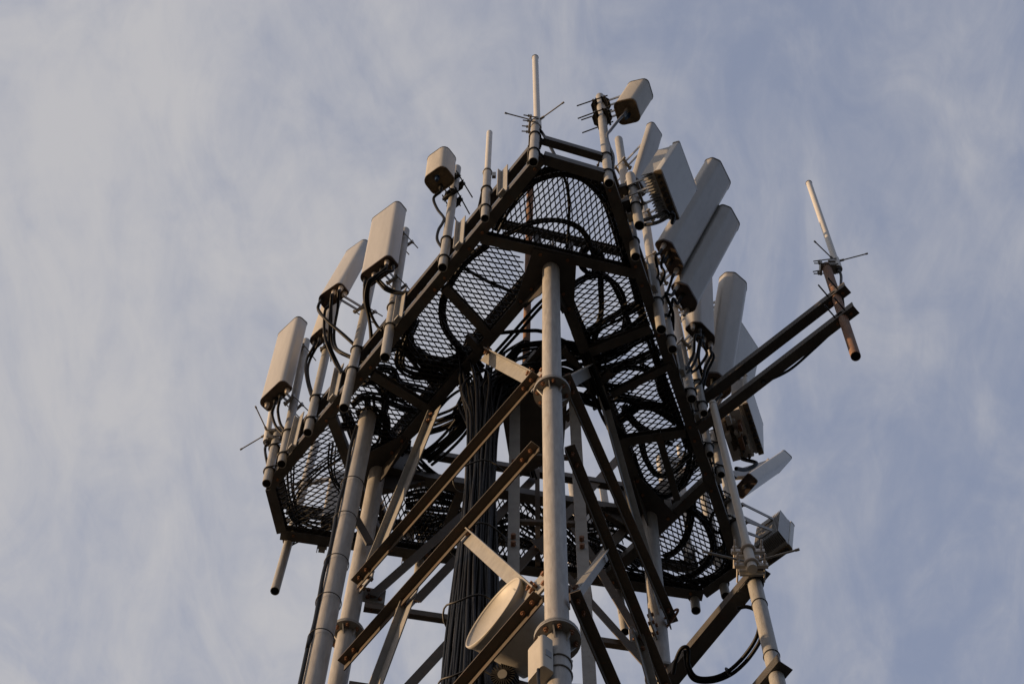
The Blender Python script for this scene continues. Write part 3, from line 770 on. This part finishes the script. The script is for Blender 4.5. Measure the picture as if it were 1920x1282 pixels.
L1 = panel('lowest left panel antenna, upright and set apart at the far left corner', (487, 750), (526, 713), (519, 625), (557, 595), 'D', D=.115, wscale=1.16, conns=((-.36, .55, 'conn'), (.36, .8, 'conn'), (-.1, .75, 'black'), (.12, .75, 'black')))
jumpers(L1, [(2, [(510, 775), (517, 798), (532, 815), (549, 824)]), (3, [(521, 770), (526, 795), (538, 812), (552, 828)])])
L1b = panel('short warm-lit panel antenna half hidden behind the leaning left panel', (577, 637), (606, 611), (598, 575), (627, 549), 'C', D=.10, conns=((-.3, .5, 'black'), (0, .55, 'black'), (.3, .6, 'conn')), mt='paint2')
jumpers(L1b, [(0, [(576, 672), (573, 695), (580, 730), (590, 752), (612, 768)]), (1, [(581, 675), (577, 700), (585, 735), (600, 755), (614, 770)])])
L2 = panel('tall left panel antenna leaning inwards, half covered by the panel on its right', (597, 556), (635, 529), (645, 474), (684, 446), 'B', D=.12, wscale=1.16, conns=((-.42, .3, 'black'), (-.2, .75, 'black'), (.1, .35, 'conn'), (.38, .4, 'conn'), (.36, .85, 'conn')))
jumpers(L2, [(0, [(597, 580), (612, 600), (640, 625), (668, 652), (684, 680)]), (0, [(598, 584), (616, 603), (650, 632), (678, 660), (688, 676)]),
             (1, [(609, 585), (608, 620), (613, 645), (628, 680), (640, 700)]), (2, [(620, 575), (618, 610), (618, 645), (635, 685), (643, 700)]),
             (3, [(633, 580), (627, 615), (628, 645), (640, 660), (682, 678)]), (2, [(621, 590), (622, 640), (632, 658), (660, 672), (680, 682)])])
L3 = panel('highest tall panel antenna on the left edge, upright with five cables under it', (676, 514), (725, 478), (696, 411), (743, 376), 'A', D=.125, wscale=1.16, conns=((-.42, .45, 'black'), (-.15, .5, 'conn'), (.1, .5, 'black'), (.32, .35, 'conn'), (.4, .75, 'black')))
jumpers(L3, [(3, [(712, 512), (700, 520), (690, 530), (685, 560), (693, 600), (697, 640), (692, 662)]), (4, [(722, 510), (706, 522), (693, 534), (690, 565), (697, 592), (708, 612), (717, 620)]),
             (0, [(684, 530), (683, 560), (692, 600), (695, 640), (692, 664)]), (1, [(701, 520), (712, 532), (724, 544), (745, 550), (775, 547), (800, 540)]), (2, [(708, 520), (716, 530), (728, 540), (750, 548), (780, 545), (803, 536)])])
S1 = panel('small boxy antenna with one cable on the upper left edge', (791, 336), (831, 307), (798, 297), (833, 272), 'G', D=.17, r=.055, rb=.045, mt='paint2', base='brown', conns=((.0, .35, 'blue'), (-.1, .8, 'black')), off=.30)
jumpers(S1, [(1, [(813, 372), (820, 392), (832, 408), (830, 418), (822, 432), (820, 450), (832, 468), (843, 476)])], z1=.3)
S2 = panel('small boxy antenna on the top right corner, tilted outwards', (1190, 183), (1203, 226), (1212, 146), (1229, 188), 'J', D=.18, r=.045, rb=.045, mt='paint2', base='brown', conns=((-.1, .45, 'brown'), (.15, .5, 'blue')), off=.36)
jumpers(S2, [(0, [(1163, 222), (1146, 243), (1138, 255), (1143, 275), (1150, 295), (1148, 330)])], z1=.4, mt='gcable')
R0 = panel('narrow panel antenna leaning outwards above the square white panel', (1193, 331), (1214, 362), (1222, 229), (1246, 254), 'l', D=.07, r=.03, off=.34, mt='paint', brk=(.3, .86))
# square panels with cooling fins
def mimo(label, bl, br, tl, tr, key, D=.055, finD=.09, **k):
    A = panel(label, bl, br, tl, tr, key, D=D, r=.012, rb=.008, mt='mimo', style='mimo', brk=(), off=k.pop('off', .33), **k)
    B, a, w, nf, L, Wd = (A[q] for q in ('B', 'a', 'w', 'nf', 'L', 'W'))
    mb = MB(); mb.box(B+a*(L/2)-nf*(D+.014), w, a, nf, Wd*.47, L*.485, .012)
    nfin = 17
    for i in range(nfin):
        x = -Wd*.46+Wd*.92*i/(nfin-1)
        mb.box(B+a*(L*.5)-nf*(D+.026+finD/2)+w*x, w, a, nf, .0022, L*.46, finD/2)
    mb.build('heat_sink', 'fin', A['root'])
    mb = MB(); mb.box(B-a*.006-nf*(D*.55), w, nf, a, Wd*.495, D*.52, .006); mb.build('connector_plate', 'brown', A['root'])
    for i in range(7):
        p = B-a*.012-nf*(D*.55)+w*(Wd*(-.38+.12*i)); mb = MB(); mb.cyl(p, p-a*.018, .017 if i > 1 else .010, 16); mb.cyl(p-a*.018, p-a*.020, .0125 if i > 1 else .007, 16)
        mb.build('port', 'black', A['root'])
    at, q0, q1, pr, _ = PIPES[key]
    for s in (.25, .75): bracket(A['root'], B+a*(L*s)-nf*(D+.03+finD), at, pr, q0, q1, w, arm=.05)
    A['conn'] = [(B-a*.03-nf*(D*.5)+w*(Wd*.3), -a), (B-a*.03-nf*(D*.5)+w*(Wd*.45), -a)]
    return A
RM = mimo('square white panel antenna with open cooling fins behind it, at the upper right', (1240, 317), (1275, 411), (1274, 265), (1308, 357), 'k')
jumpers(RM, [(0, [(1247, 396), (1230, 406), (1210, 412), (1196, 416)]), (1, [(1262, 402), (1240, 414), (1222, 420), (1202, 422)])], z1=.35, r=.014)
CN = ((-.36, .5, 'conn'), (-.1, .5, 'black'), (.1, .6, 'black'), (.38, .5, 'conn'))
R1 = panel('upper of two long panel antennas leaning right, just below the square white panel', (1257, 449), (1285, 505), (1347, 299), (1374, 345), 'm', D=.13, wscale=1.14, r=.05, rb=.03, off=.30, conns=CN)
jumpers(R1, [(0, [(1229, 480), (1232, 500), (1234, 515), (1228, 530), (1216, 548)]), (1, [(1244, 480), (1240, 498), (1246, 512), (1240, 530), (1222, 552)]), (3, [(1262, 515), (1256, 535), (1250, 550), (1240, 562)])])
R2 = panel('lower of two long panel antennas leaning right, with a dark underside', (1286, 528), (1312, 574), (1367, 382), (1391, 427), 'n', D=.13, wscale=1.14, r=.05, rb=.03, off=.34, conns=((-.42, .6, 'conn'), (.42, .85, 'conn'), (-.1, .6, 'black')))
jumpers(R2, [(2, [(1262, 560), (1258, 580), (1250, 600), (1240, 612)]), (0, [(1254, 552), (1248, 550), (1256, 570), (1262, 590), (1262, 620)])])
R3 = panel('shorter upright panel antenna below the two long leaning right panels', (1310, 599), (1345, 635), (1309, 470), (1338, 512), 'o', D=.13, wscale=1.14, r=.045, off=.32, conns=((-.42, .5, 'conn'), (-.2, .3, 'black'), (0, .45, 'black'), (.15, .6, 'conn'), (.42, .5, 'conn')))
jumpers(R3, [(1, [(1303, 630), (1301, 660), (1292, 682), (1285, 692)]), (2, [(1312, 640), (1306, 670), (1296, 690), (1286, 704)]), (2, [(1314, 640), (1310, 672), (1318, 715), (1316, 745), (1303, 770)]),
             (4, [(1334, 665), (1322, 690), (1318, 710), (1300, 735)]), (3, [(1325, 665), (1308, 690), (1295, 700), (1290, 715)]), (4, [(1338, 670), (1325, 700), (1316, 735), (1302, 772)])], z1=.35)
R4 = panel('broad grey panel antenna facing right, above the boom roots', (1337, 690), (1380, 727), (1372, 503), (1406, 537), 'p', D=.15, r=.055, rb=.03, zb=.75, conns=((-.2, .5, 'black'), (.1, .5, 'black')))
jumpers(R4, [(0, [(1326, 735), (1318, 755), (1310, 790)]), (1, [(1352, 740), (1335, 760), (1318, 800)])], z1=.3)
R5 = mimo('flat white square panel antenna behind the broad grey one, crossed by the booms', (1372, 684), (1410, 742), (1387, 584), (1428, 677), 'q', finD=.06, zb=1.35)
R6 = mimo('square white panel antenna with brown fittings and fins below the booms', (1402, 754), (1433, 850), (1402, 702), (1431, 797), 'r', D=.04, finD=.07, off=.36)
B, a, w, nf = R6['B'], R6['a'], R6['w'], R6['nf']
mb = MB(); c = B-a*.02-nf*.16
mb.box(c, w, nf, a, R6['W']*.46, .085, .02); mb.build('service_bracket', 'conn', R6['root'])
mb = MB()
for i in range(12): mb.cyl(c+w*(R6['W']*(-.30+.05*i))-nf*.05-a*.02, c+w*(R6['W']*(-.30+.05*i))+nf*.0-a*.025, .012, 8)
mb.build('coil_spring', 'brown', R6['root'])
random.seed(5)
for i in range(11):
    x = R6['W']*random.uniform(-.42, .42); y = random.uniform(-.075, .07); h_ = random.uniform(.02, .055)
    pc = c+w*x+nf*y-a*(.02+h_)
    MB().box(pc, w, nf, a, random.uniform(.015, .05), random.uniform(.006, .02), h_).build('module', random.choice(('conn', 'conn', 'brown', 'paint2', 'bolt')), R6['root'])
for i in range(5):
    pc = c+w*R6['W']*random.uniform(-.3, .45)+nf*random.uniform(-.02, .06)-a*.03
    MB().cyl(pc, pc-a*random.uniform(.04, .09), random.uniform(.010, .018), 10).build('plug', random.choice(('black', 'conn', 'brown')), R6['root'])
mb = MB(); mb.cyl(c+w*.02+nf*.05-a*.02, c+w*.10+nf*.05-a*.03, .024, 12); mb.build('connector', 'black', R6['root'])
mb = MB(); mb.box(c+w*.12+nf*.05-a*.03, w, nf, a, .07, .03, .012); mb.build('terminal_block', 'conn', R6['root'])
mb = MB(); mb.box(c-nf*.14-a*.0, w, nf, a, R6['W']*.4, .006, .06); mb.build('back_plate', 'black', R6['root'])
p = c+w*R6['W']*.42
MB().tube(spline([p, p-a*.06]+pxpath([(1418, 868), (1400, 880), (1380, 878)], .4, .1)), .016).build('jumper_cable', 'cable', R6['root'])
R7 = panel('pale panel antenna leaning far out to the right, lowest panel on the right edge', (1422, 902), (1392, 936), (1487, 858), (1457, 889), 's', D=.105, r=.022, rb=.02, off=.25, mt='mimo', brk=(.25, .7), conns=((0, .5, 'black'),), hint=V((.63, .78, 0)))
R8 = mimo('finned grey radio box at the far right corner, beside the slim whip base', (1438, 1064), (1487, 1029), (1443, 1018), (1491, 988), 's', D=.05, finD=.10, zb=-.1, hint=V((.6, .8, 0)))
# panels on the back rail, seen through the floor
panel('grey panel antenna behind the floor mesh at the far left corner', (600, 990), (640, 996), (598, 915), (640, 922), 'f', D=.1, zb=.35, Lz=.9, hint=V((-.3, 1, 0)), conns=((0, .5, 'black'),))
panel('grey panel antenna on the back rail behind the cable trunk', (770, 985), (806, 991), (772, 920), (808, 925), 'v', D=.1, zb=.5, Lz=.9, hint=V((0, 1, 0)), conns=((0, .5, 'black'),))
panel('pale panel antenna on the back rail glimpsed through the mesh right of the front leg', (1085, 1035), (1122, 1040), (1078, 950), (1116, 955), 'w', D=.1, zb=.5, Lz=.9, hint=V((0, 1, 0)), conns=((0, .5, 'black'),))
panel('light grey panel antenna seen through the mesh beside the right tower leg', (1240, 955), (1288, 962), (1236, 880), (1282, 886), 'u', D=.1, zb=1.0, Lz=.9, hint=V((0, 1, 0)), conns=((0, .5, 'black'),))
wu, wup = whip('whip antenna on the back rail seen through the right corner mesh', (1293, 1040), (1273, 835), 'u', .026, None, azs=(35, 200), off=.0, dirpx=V((0, -.07, 0)))

# ================================================================ dish, box and lamp on the tower
dc = U(925, 1148, -4.82); dn = V((-.77, -.62, .085)).normalized(); R_ = .226
dr = thing('dish_antenna', dc, 'round drum-shaped microwave dish inside the tower, left of the front leg', 'dish')
MB().lathe(dc, -dn, [(.06, .0), (.055, R_*.3), (.04, R_*.62), (.014, R_*.93), (.0, R_*.985)], 40).build('radome', 'dish', dr)
MB().lathe(dc, -dn, [(.0, R_*.98), (-.008, R_*1.0), (-.004, R_*1.025), (.012, R_*1.02), (.03, R_*.97), (.12, R_*.90), (.24, R_*.84), (.34, R_*.80), (.36, R_*.6), (.36, 0)], 40).build('shroud', 'dish', dr)
MB().cyl(dc-dn*.36, dc-dn*.50, .06, 16).bar(dc-dn*.48, LF(-4.2), .05, .05).build('mount', 'plate', dr)
# white box strapped to the front leg
bz = -6.12; lc = LF(bz)
bxn = V((-.80, -.60, 0)).normalized(); bxw = V((.60, -.80, 0))
bc = lc+bxn*.135-bxw*.01
bxr = thing('junction_box', bc-ZU*.12, 'small cream box strapped to the front tower leg below its flange', 'box')
MB().extr(bc-ZU*.17, bc+ZU*.15, bxw, bxn, rounded(.125, .07, .02, .012, chamfer=False), smooth=True).build('case', 'paint2', bxr)
mb = MB(); mb.box(bc-ZU*.02+bxw*.064-bxn*.036, bxn, ZU, bxw, .018, .03, .001); mb.build('sticker', 'label', bxr)
for z in (-.06, .05): MB().ring(lc+ZU*z, ZU, LEGR+.004, .005, 24, 5).build('strap', 'zinc', bxr)
MB().tube(spline([bc-ZU*.17+bxw*.03, bc-ZU*.28+bxw*.03, bc-ZU*.6+bxw*.05]), .008).build('cable', 'cable', bxr)
# round finned floodlight at the bottom edge
fc = U(944, 1266, -5.0); fdir = V((-.25, -.75, -.6)).normalized()
fr = thing('floodlight', fc, 'round black floodlight with cooling fins at the bottom edge, left of the cream box', 'lamp')
mb = MB(); ex = fdir.orthogonal().normalized(); ey = fdir.cross(ex)
for k in range(26):
    a_ = 2*PI*k/26; d = ex*math.cos(a_)+ey*math.sin(a_)
    mb.box(fc+d*.035-fdir*.03, d, d.cross(fdir), fdir, .032, .0025, .05)
mb.build('heat_sink', 'black', fr); MB().cyl(fc+fdir*.0, fc+fdir*.025, .026, 20).build('hub', 'fin', fr)
MB().cyl(fc-fdir*.09, fc-fdir*.12, .055, 24).build('housing', 'black', fr)
MB().bar(fc-fdir*.06, fc-fdir*.06+V((.35, .1, 0)), .03, .02).build('bracket', 'zinc', fr)

# ================================================================ cables
# trunk
bcx = U(905, 700, 0); BX, BY = bcx.x+.015, bcx.y+.02
tr = thing('cable_bundle', P3(BX, BY, -9), 'thick vertical bundle of black cables in the middle of the tower', 'cables')
fan = []
fan_l = [(815, 700), (835, 725), (870, 750), (840, 690), (855, 665), (860, 720), (800, 800), (830, 840), (850, 780), (850, 640), (870, 690)]
fan_r = [(960, 690), (985, 640), (1100, 640), (1130, 680), (1150, 700), (1090, 660), (1180, 730), (1000, 900), (1120, 720), (1160, 660)]
for i in range(92):
    # positions packed in an ellipse
    k = i/92; rr = math.sqrt(k); a_ = i*2.39996
    ox, oy = rr*.142*math.cos(a_), rr*.10*math.sin(a_)
    r = random.choice((.0075, .0085, .0095, .011))
    pts = [P3(BX+ox*1.15, BY+oy, -17.6)]
    for z in (-9, -7, -5.6, -4.4, -3.4, -2.5, -1.7, -1.0):
        tt = min(1, max(0, (z+2.2)/2.0))
        pts.append(P3(BX+ox*(1+.25*math.sin(z*.8))+random.uniform(-.009, .009)+.010*math.sin(z*1.3+i), BY+oy+random.uniform(-.011, .011), z))
    tx = (random.choice(fan_l) if (ox < .03 and i % 5) else random.choice(fan_r)) if i % 4 else (random.uniform(880, 925), random.uniform(700, 760))
    if i % 4:
        t_ = U(tx[0]+random.uniform(-8, 8), tx[1]+random.uniform(-8, 8), .06+random.uniform(0, .1))
        top = P3(BX+ox*1.3+random.uniform(-.03, .03), BY+oy, -.35+random.uniform(-.1, .15))
        pts += [top, lerp(top, t_, .45)+ZU*(.24+random.uniform(-.05, .06)), t_]
    else:
        pts += [P3(BX+ox*1.3, BY+oy, -.3), P3(BX+ox*1.5+random.uniform(-.04, .04), BY+oy+random.uniform(-.04, .02), .25+random.uniform(-.1, .2))]
    MB().tube(spline(pts, 6), r, 6).build('cable', 'gcable' if i % 23 == 5 else 'cable', tr)
for z in (-1.9, -2.9, -3.9, -4.8, -5.7):
    mb = MB(); n_ = 26
    pts = [P3(BX+.18*math.cos(2*PI*i/n_), BY+.122*math.sin(2*PI*i/n_), z+.03*math.sin(i)) for i in range(n_+1)]
    mb.tube(pts, .006, 6); mb.build('cable_tie', 'black', tr)
# ladder behind the trunk
ld = thing('cable_ladder', P3(BX, BY, -9), 'grey cable ladder of two upright angles beside the trunk cables', 'ladder')
la, lb = U(944, 790, -.2), U(1074, 850, -.2)
la = P3(la.x, la.y, 0); lb = P3(lb.x, lb.y, 0)
la = P3(BX+.185, BY+.10, 0); lb = P3(*U(1080, 1011, -2.6).xy, 0)
for p, wd in ((la, .075), (lb, .075)):
    MB().extr(p-ZU*17.6, p-ZU*.05, V((1, 0, 0)), V((0, 1, 0)), [(0, 0), (wd, 0), (wd, .007), (.007, .007), (.007, .05), (0, .05)]).build('side_rail', 'plate', ld)
for k in range(7):
    z = -1.2-k*1.1
    MB().bar(la+ZU*z+V((.03, .03, 0)), lb+ZU*z+V((.03, .03, 0)), .03, .04).build('rung', 'brace', ld)
for p in (la, lb):
    for z in (-1.42, -1.53, -2.62, -2.73, -3.8): MB().hexb(p+ZU*z+V((.035, -.001, 0)), V((0, -1, 0)), .017, .03).build('bolt', 'bolt', ld)
hang = U(1004, 960, -.4)
o = thing('hanger_rod', hang, 'slim warm-lit upright angle seen between the braces left of the front leg', 'hanger')
MB().extr(U(1004, 1060, -1.0), U(1003, 880, .2), V((1, 0, 0)), V((0, 1, 0)), [(0, 0), (.035, 0), (.035, .006), (.006, .006), (.006, .03), (0, .03)]).build('angle', 'brace', o)

# cable runs lying on the floor mesh
def run(label, paths, n, spread, r=(.010, .015), z=(.105, .20), seed=0, jit=6, mt='cable', ties=0):
    random.seed(100+seed)
    first = U(*paths[0][0][:2], .12)
    root = thing('cable_run', first, label, 'cables')
    for pp in paths:
        for k in range(n):
            off = (k-(n-1)/2)*spread; rr = random.uniform(*r); zz = random.uniform(*z); pts = []
            ph = random.uniform(0, 6)
            for i, q in enumerate(pp):
                a_, b_ = pp[max(0, i-1)], pp[min(len(pp)-1, i+1)]
                dx_, dy_ = b_[0]-a_[0], b_[1]-a_[1]; l_ = math.hypot(dx_, dy_) or 1
                s = off+random.uniform(-jit, jit)*.5
                zq = q[2] if len(q) > 2 else zz+.02*math.sin(i*1.7+ph)
                pts.append(U(q[0]-dy_/l_*s, q[1]+dx_/l_*s, zq))
            MB().tube(spline(pts, 10), rr, 7).build('cable', mt, root)
    return root
run('black cables arching along the rim of the front mesh bay', [[(925, 430), (950, 385), (985, 345), (1020, 328), (1060, 322), (1100, 335), (1135, 370), (1155, 415), (1172, 470), (1185, 505)]], 5, 4.5, seed=1, jit=3)
run('single black cable dropping across the middle of the front mesh bay', [[(1052, 322), (1062, 345), (1067, 385), (1066, 420), (1064, 465)]], 1, 0, seed=2, jit=0)
run('pair of black cables in a low arch over the front leg head', [[(925, 452), (960, 436), (1000, 418), (1045, 414), (1080, 425), (1100, 445), (1112, 475), (1125, 500)]], 2, 4, seed=3, jit=2)
run('small coil of black cable near the right end of the front cross beam', [[(1090, 490), (1092, 470), (1105, 463), (1120, 468), (1128, 485), (1122, 505), (1105, 512), (1092, 500), (1090, 482), (1102, 466), (1118, 466), (1128, 490)]], 2, 3, seed=4, jit=3)
run('thick black cables curving from the front cross beam down the left bay', [[(915, 460), (885, 480), (862, 505), (840, 540), (829, 575), (833, 610), (852, 640), (880, 668), (905, 690)]], 3, 3.5, seed=5, jit=2)
run('black cable crossing the left bay from rim to inner beam', [[(865, 500), (890, 514), (920, 530), (955, 545), (985, 560)]], 1, 0, seed=6, jit=0)
run('dense tangle of black cables sweeping round the middle of the left bay', [[(792, 555), (775, 590), (765, 620), (772, 655), (800, 672), (830, 678), (860, 700)], [(740, 640), (770, 650), (800, 670), (830, 690), (860, 715)],
     [(725, 655), (745, 650), (765, 662), (790, 690), (815, 720)], [(780, 600), (760, 640), (750, 680), (775, 700), (820, 705), (850, 730)], [(905, 655), (870, 668), (830, 680), (790, 690)]], 4, 4.5, seed=7, jit=4)
run('loops of black cable over the lower part of the left bay', [[(690, 700), (710, 690), (735, 695), (750, 720), (790, 730), (830, 745)], [(680, 720), (700, 715), (720, 735), (722, 770), (700, 800), (680, 820)],
     [(660, 760), (680, 745), (710, 745), (740, 755), (780, 770)], [(735, 705), (732, 730), (745, 745), (770, 740)], [(650, 770), (660, 800), (670, 830), (700, 850)]], 3, 4.5, seed=8, jit=4)
run('curl of thin black cable in the far left corner bay', [[(530, 880), (545, 860), (548, 920), (560, 960), (600, 975), (650, 955), (690, 960)], [(625, 830), (622, 870), (628, 900), (645, 925)], [(640, 850), (600, 880), (560, 920), (545, 960), (560, 985)], [(540, 940), (555, 975), (600, 992), (650, 985)]], 3, 5, r=(.005, .010), seed=9, jit=5)
run('black cables in a wide ring on the upper right bay', [[(1075, 535), (1095, 522), (1125, 517), (1150, 530), (1166, 555), (1172, 590), (1168, 620), (1152, 655)], [(1110, 505), (1140, 520), (1158, 550), (1170, 580), (1180, 610)], [(1125, 508), (1126, 540), (1126, 580), (1122, 610), (1112, 640)]], 2, 4, seed=10, jit=3)
run('black cables running along the right edge beam', [[(1180, 500), (1192, 540), (1202, 580), (1212, 620), (1235, 690), (1262, 760), (1290, 840)]], 3, 4, seed=11, jit=3)
run('band of black cables crossing the right bay under the inner beam', [[(1090, 632), (1120, 612), (1160, 590), (1200, 570)], [(1085, 660), (1120, 645), (1165, 628), (1215, 600)], [(1095, 680), (1140, 668), (1190, 640), (1225, 625)], [(1100, 700), (1150, 690), (1200, 672), (1235, 655)]], 4, 4.5, seed=12, jit=4)
run('heavy tangle of black cables on the middle of the right bay', [[(1110, 760), (1150, 745), (1200, 752), (1240, 770), (1270, 790)], [(1125, 735), (1165, 742), (1210, 760), (1265, 765)], [(1140, 705), (1160, 690), (1190, 685), (1225, 700), (1245, 735), (1255, 770)],
     [(1160, 790), (1190, 765), (1225, 760), (1260, 780)], [(1170, 760), (1190, 790), (1230, 820), (1262, 830)], [(1250, 670), (1235, 700), (1240, 740), (1265, 770)]], 3, 5, seed=13, jit=5)
run('large hanging ring of black cable on the lower right bay', [[(1185, 850), (1195, 885), (1215, 915), (1245, 928), (1272, 915), (1290, 885), (1297, 845), (1290, 800), (1280, 770)], [(1200, 820), (1210, 860), (1235, 890), (1270, 880), (1290, 850)]], 3, 4, seed=14, jit=4)
run('black cables looping round the far right corner bay', [[(1240, 1080), (1270, 1085), (1310, 1070), (1335, 1035), (1332, 1000), (1315, 970), (1285, 952), (1262, 945)], [(1300, 930), (1296, 960), (1288, 1000), (1270, 1030), (1245, 1045)], [(1350, 990), (1362, 1020), (1360, 1060), (1330, 1085), (1280, 1095)]], 3, 4, seed=15, jit=4)
run('thin ring of black cable at the rim of the far right corner bay', [[(1345, 955), (1335, 965), (1333, 985), (1345, 998), (1358, 990), (1360, 972)]], 2, 3, r=(.006, .008), seed=16, jit=2)
run('mass of black cables hanging under the platform behind the trunk', [[(800, 800, -.1), (830, 790, -.15), (870, 770, -.2), (905, 720, -.2)], [(800, 860, .0), (830, 835, -.1), (865, 800, -.2), (900, 740, -.2)], [(770, 860, .1), (800, 890, .1), (830, 910, .1), (860, 920, .1)], [(760, 930, .1), (800, 925, .1), (850, 935, .1)]], 5, 7, seed=17, jit=4)
run('tangle of black cables on the back bay between the legs', [[(760, 970), (800, 985), (850, 975), (900, 990), (960, 980)], [(950, 960), (975, 975), (1000, 990), (1040, 1020)], [(1080, 1000), (1120, 1020), (1160, 1030), (1200, 1060)], [(780, 1000), (830, 1005), (880, 1010)], [(1060, 960), (1100, 990), (1150, 985), (1200, 1010)]], 4, 6, seed=18, jit=5)
run('two black cables bridging the opening behind the front leg', [[(930, 625, .1), (960, 622, .0), (990, 620, 0), (1018, 622, 0), (1060, 640, .1)], [(925, 665, .1), (965, 620, .05), (1000, 580, .05), (1020, 560, .1)], [(932, 668, .1), (972, 624, .05), (1005, 586, .05), (1024, 566, .1)]], 1, 0, seed=19, jit=0)
run('black cables rising beside the right angle of the cable ladder', [[(1080, 620, .1), (1095, 660, 0), (1110, 700, -.1), (1130, 760, -.2), (1150, 800, -.1), (1175, 830, .05)]], 4, 5, seed=20, jit=5)
run('black cables strung along the back rail behind the braces', [[(640, 1005), (720, 1015), (800, 1030), (880, 1040), (960, 1055), (1040, 1065)], [(760, 950), (820, 960), (880, 965), (950, 1000), (1020, 1030)], [(1060, 1040), (1120, 1060), (1180, 1075), (1240, 1085)], [(980, 930), (1010, 960), (1060, 1000), (1100, 1040)]], 4, 6, seed=21, jit=5)
run('black cables wound along the inner beam of the right bay', [[(1075, 600), (1090, 650), (1110, 700), (1135, 760), (1160, 820), (1185, 880)], [(1060, 560), (1085, 600), (1105, 640), (1135, 670)], [(1140, 800), (1165, 840), (1190, 900), (1215, 940)]], 2, 5, seed=22, jit=4)
run('knot of black cables round the left leg head', [[(670, 780), (700, 770), (720, 790), (715, 830), (690, 850)], [(640, 800), (680, 800), (730, 815), (760, 850)], [(690, 740), (700, 790), (740, 830), (770, 835)], [(720, 860), (750, 830), (780, 800), (800, 760)]], 4, 5, seed=23, jit=5)
run('black cables draped from the trunk top towards the right bay', [[(935, 700, -.2), (960, 670, -.1), (985, 650, 0), (1070, 650, .1), (1110, 680, .12)], [(930, 720, -.3), (985, 690, -.2), (1060, 690, -.1), (1105, 720, .1)], [(940, 740, -.4), (1000, 730, -.3), (1070, 740, -.15), (1130, 760, .08)]], 3, 6, seed=24, jit=4)
# loop under the lower right arm
lo_ = pxpath([(1262, 1262), (1268, 1235), (1278, 1215), (1290, 1215), (1291, 1245), (1305, 1268), (1335, 1270), (1365, 1258), (1395, 1230), (1418, 1195), (1424, 1165), (1418, 1145), (1400, 1137), (1382, 1140)], -2.76, -2.84)
o = thing('cable_loop', lo_[0], 'double black cable loop hanging under the support arm at the lower right', 'cable')
MB().tube(spline(lo_, 10), .013).build('cable', 'cable', o)
lo2 = pxpath([(1284, 1218), (1288, 1250), (1302, 1274), (1335, 1277), (1370, 1264), (1400, 1238), (1423, 1205), (1427, 1190)], -2.76, -2.84)
MB().tube(spline(lo2, 10), .013).build('cable', 'cable', o)
MB().ring(lo_[7], lo_[8]-lo_[6], .026, .006, 16, 5).build('cable_tie', 'black', o)
for i, (aa, bb) in enumerate((((1196, 1150), (1228, 1135)),)): pass
# step pegs by the right leg
st = pxpath([(1245, 1160), (1266, 1143), (1270, 1147), (1248, 1178)], -1.75, -1.85)
mb = MB(); mb.tube(spline(st, 8), .009); o = tag(mb.build('step_peg', 'bolt', origin=st[0]), 'bent rusty step rod sticking out beside the right tower leg', 'step')
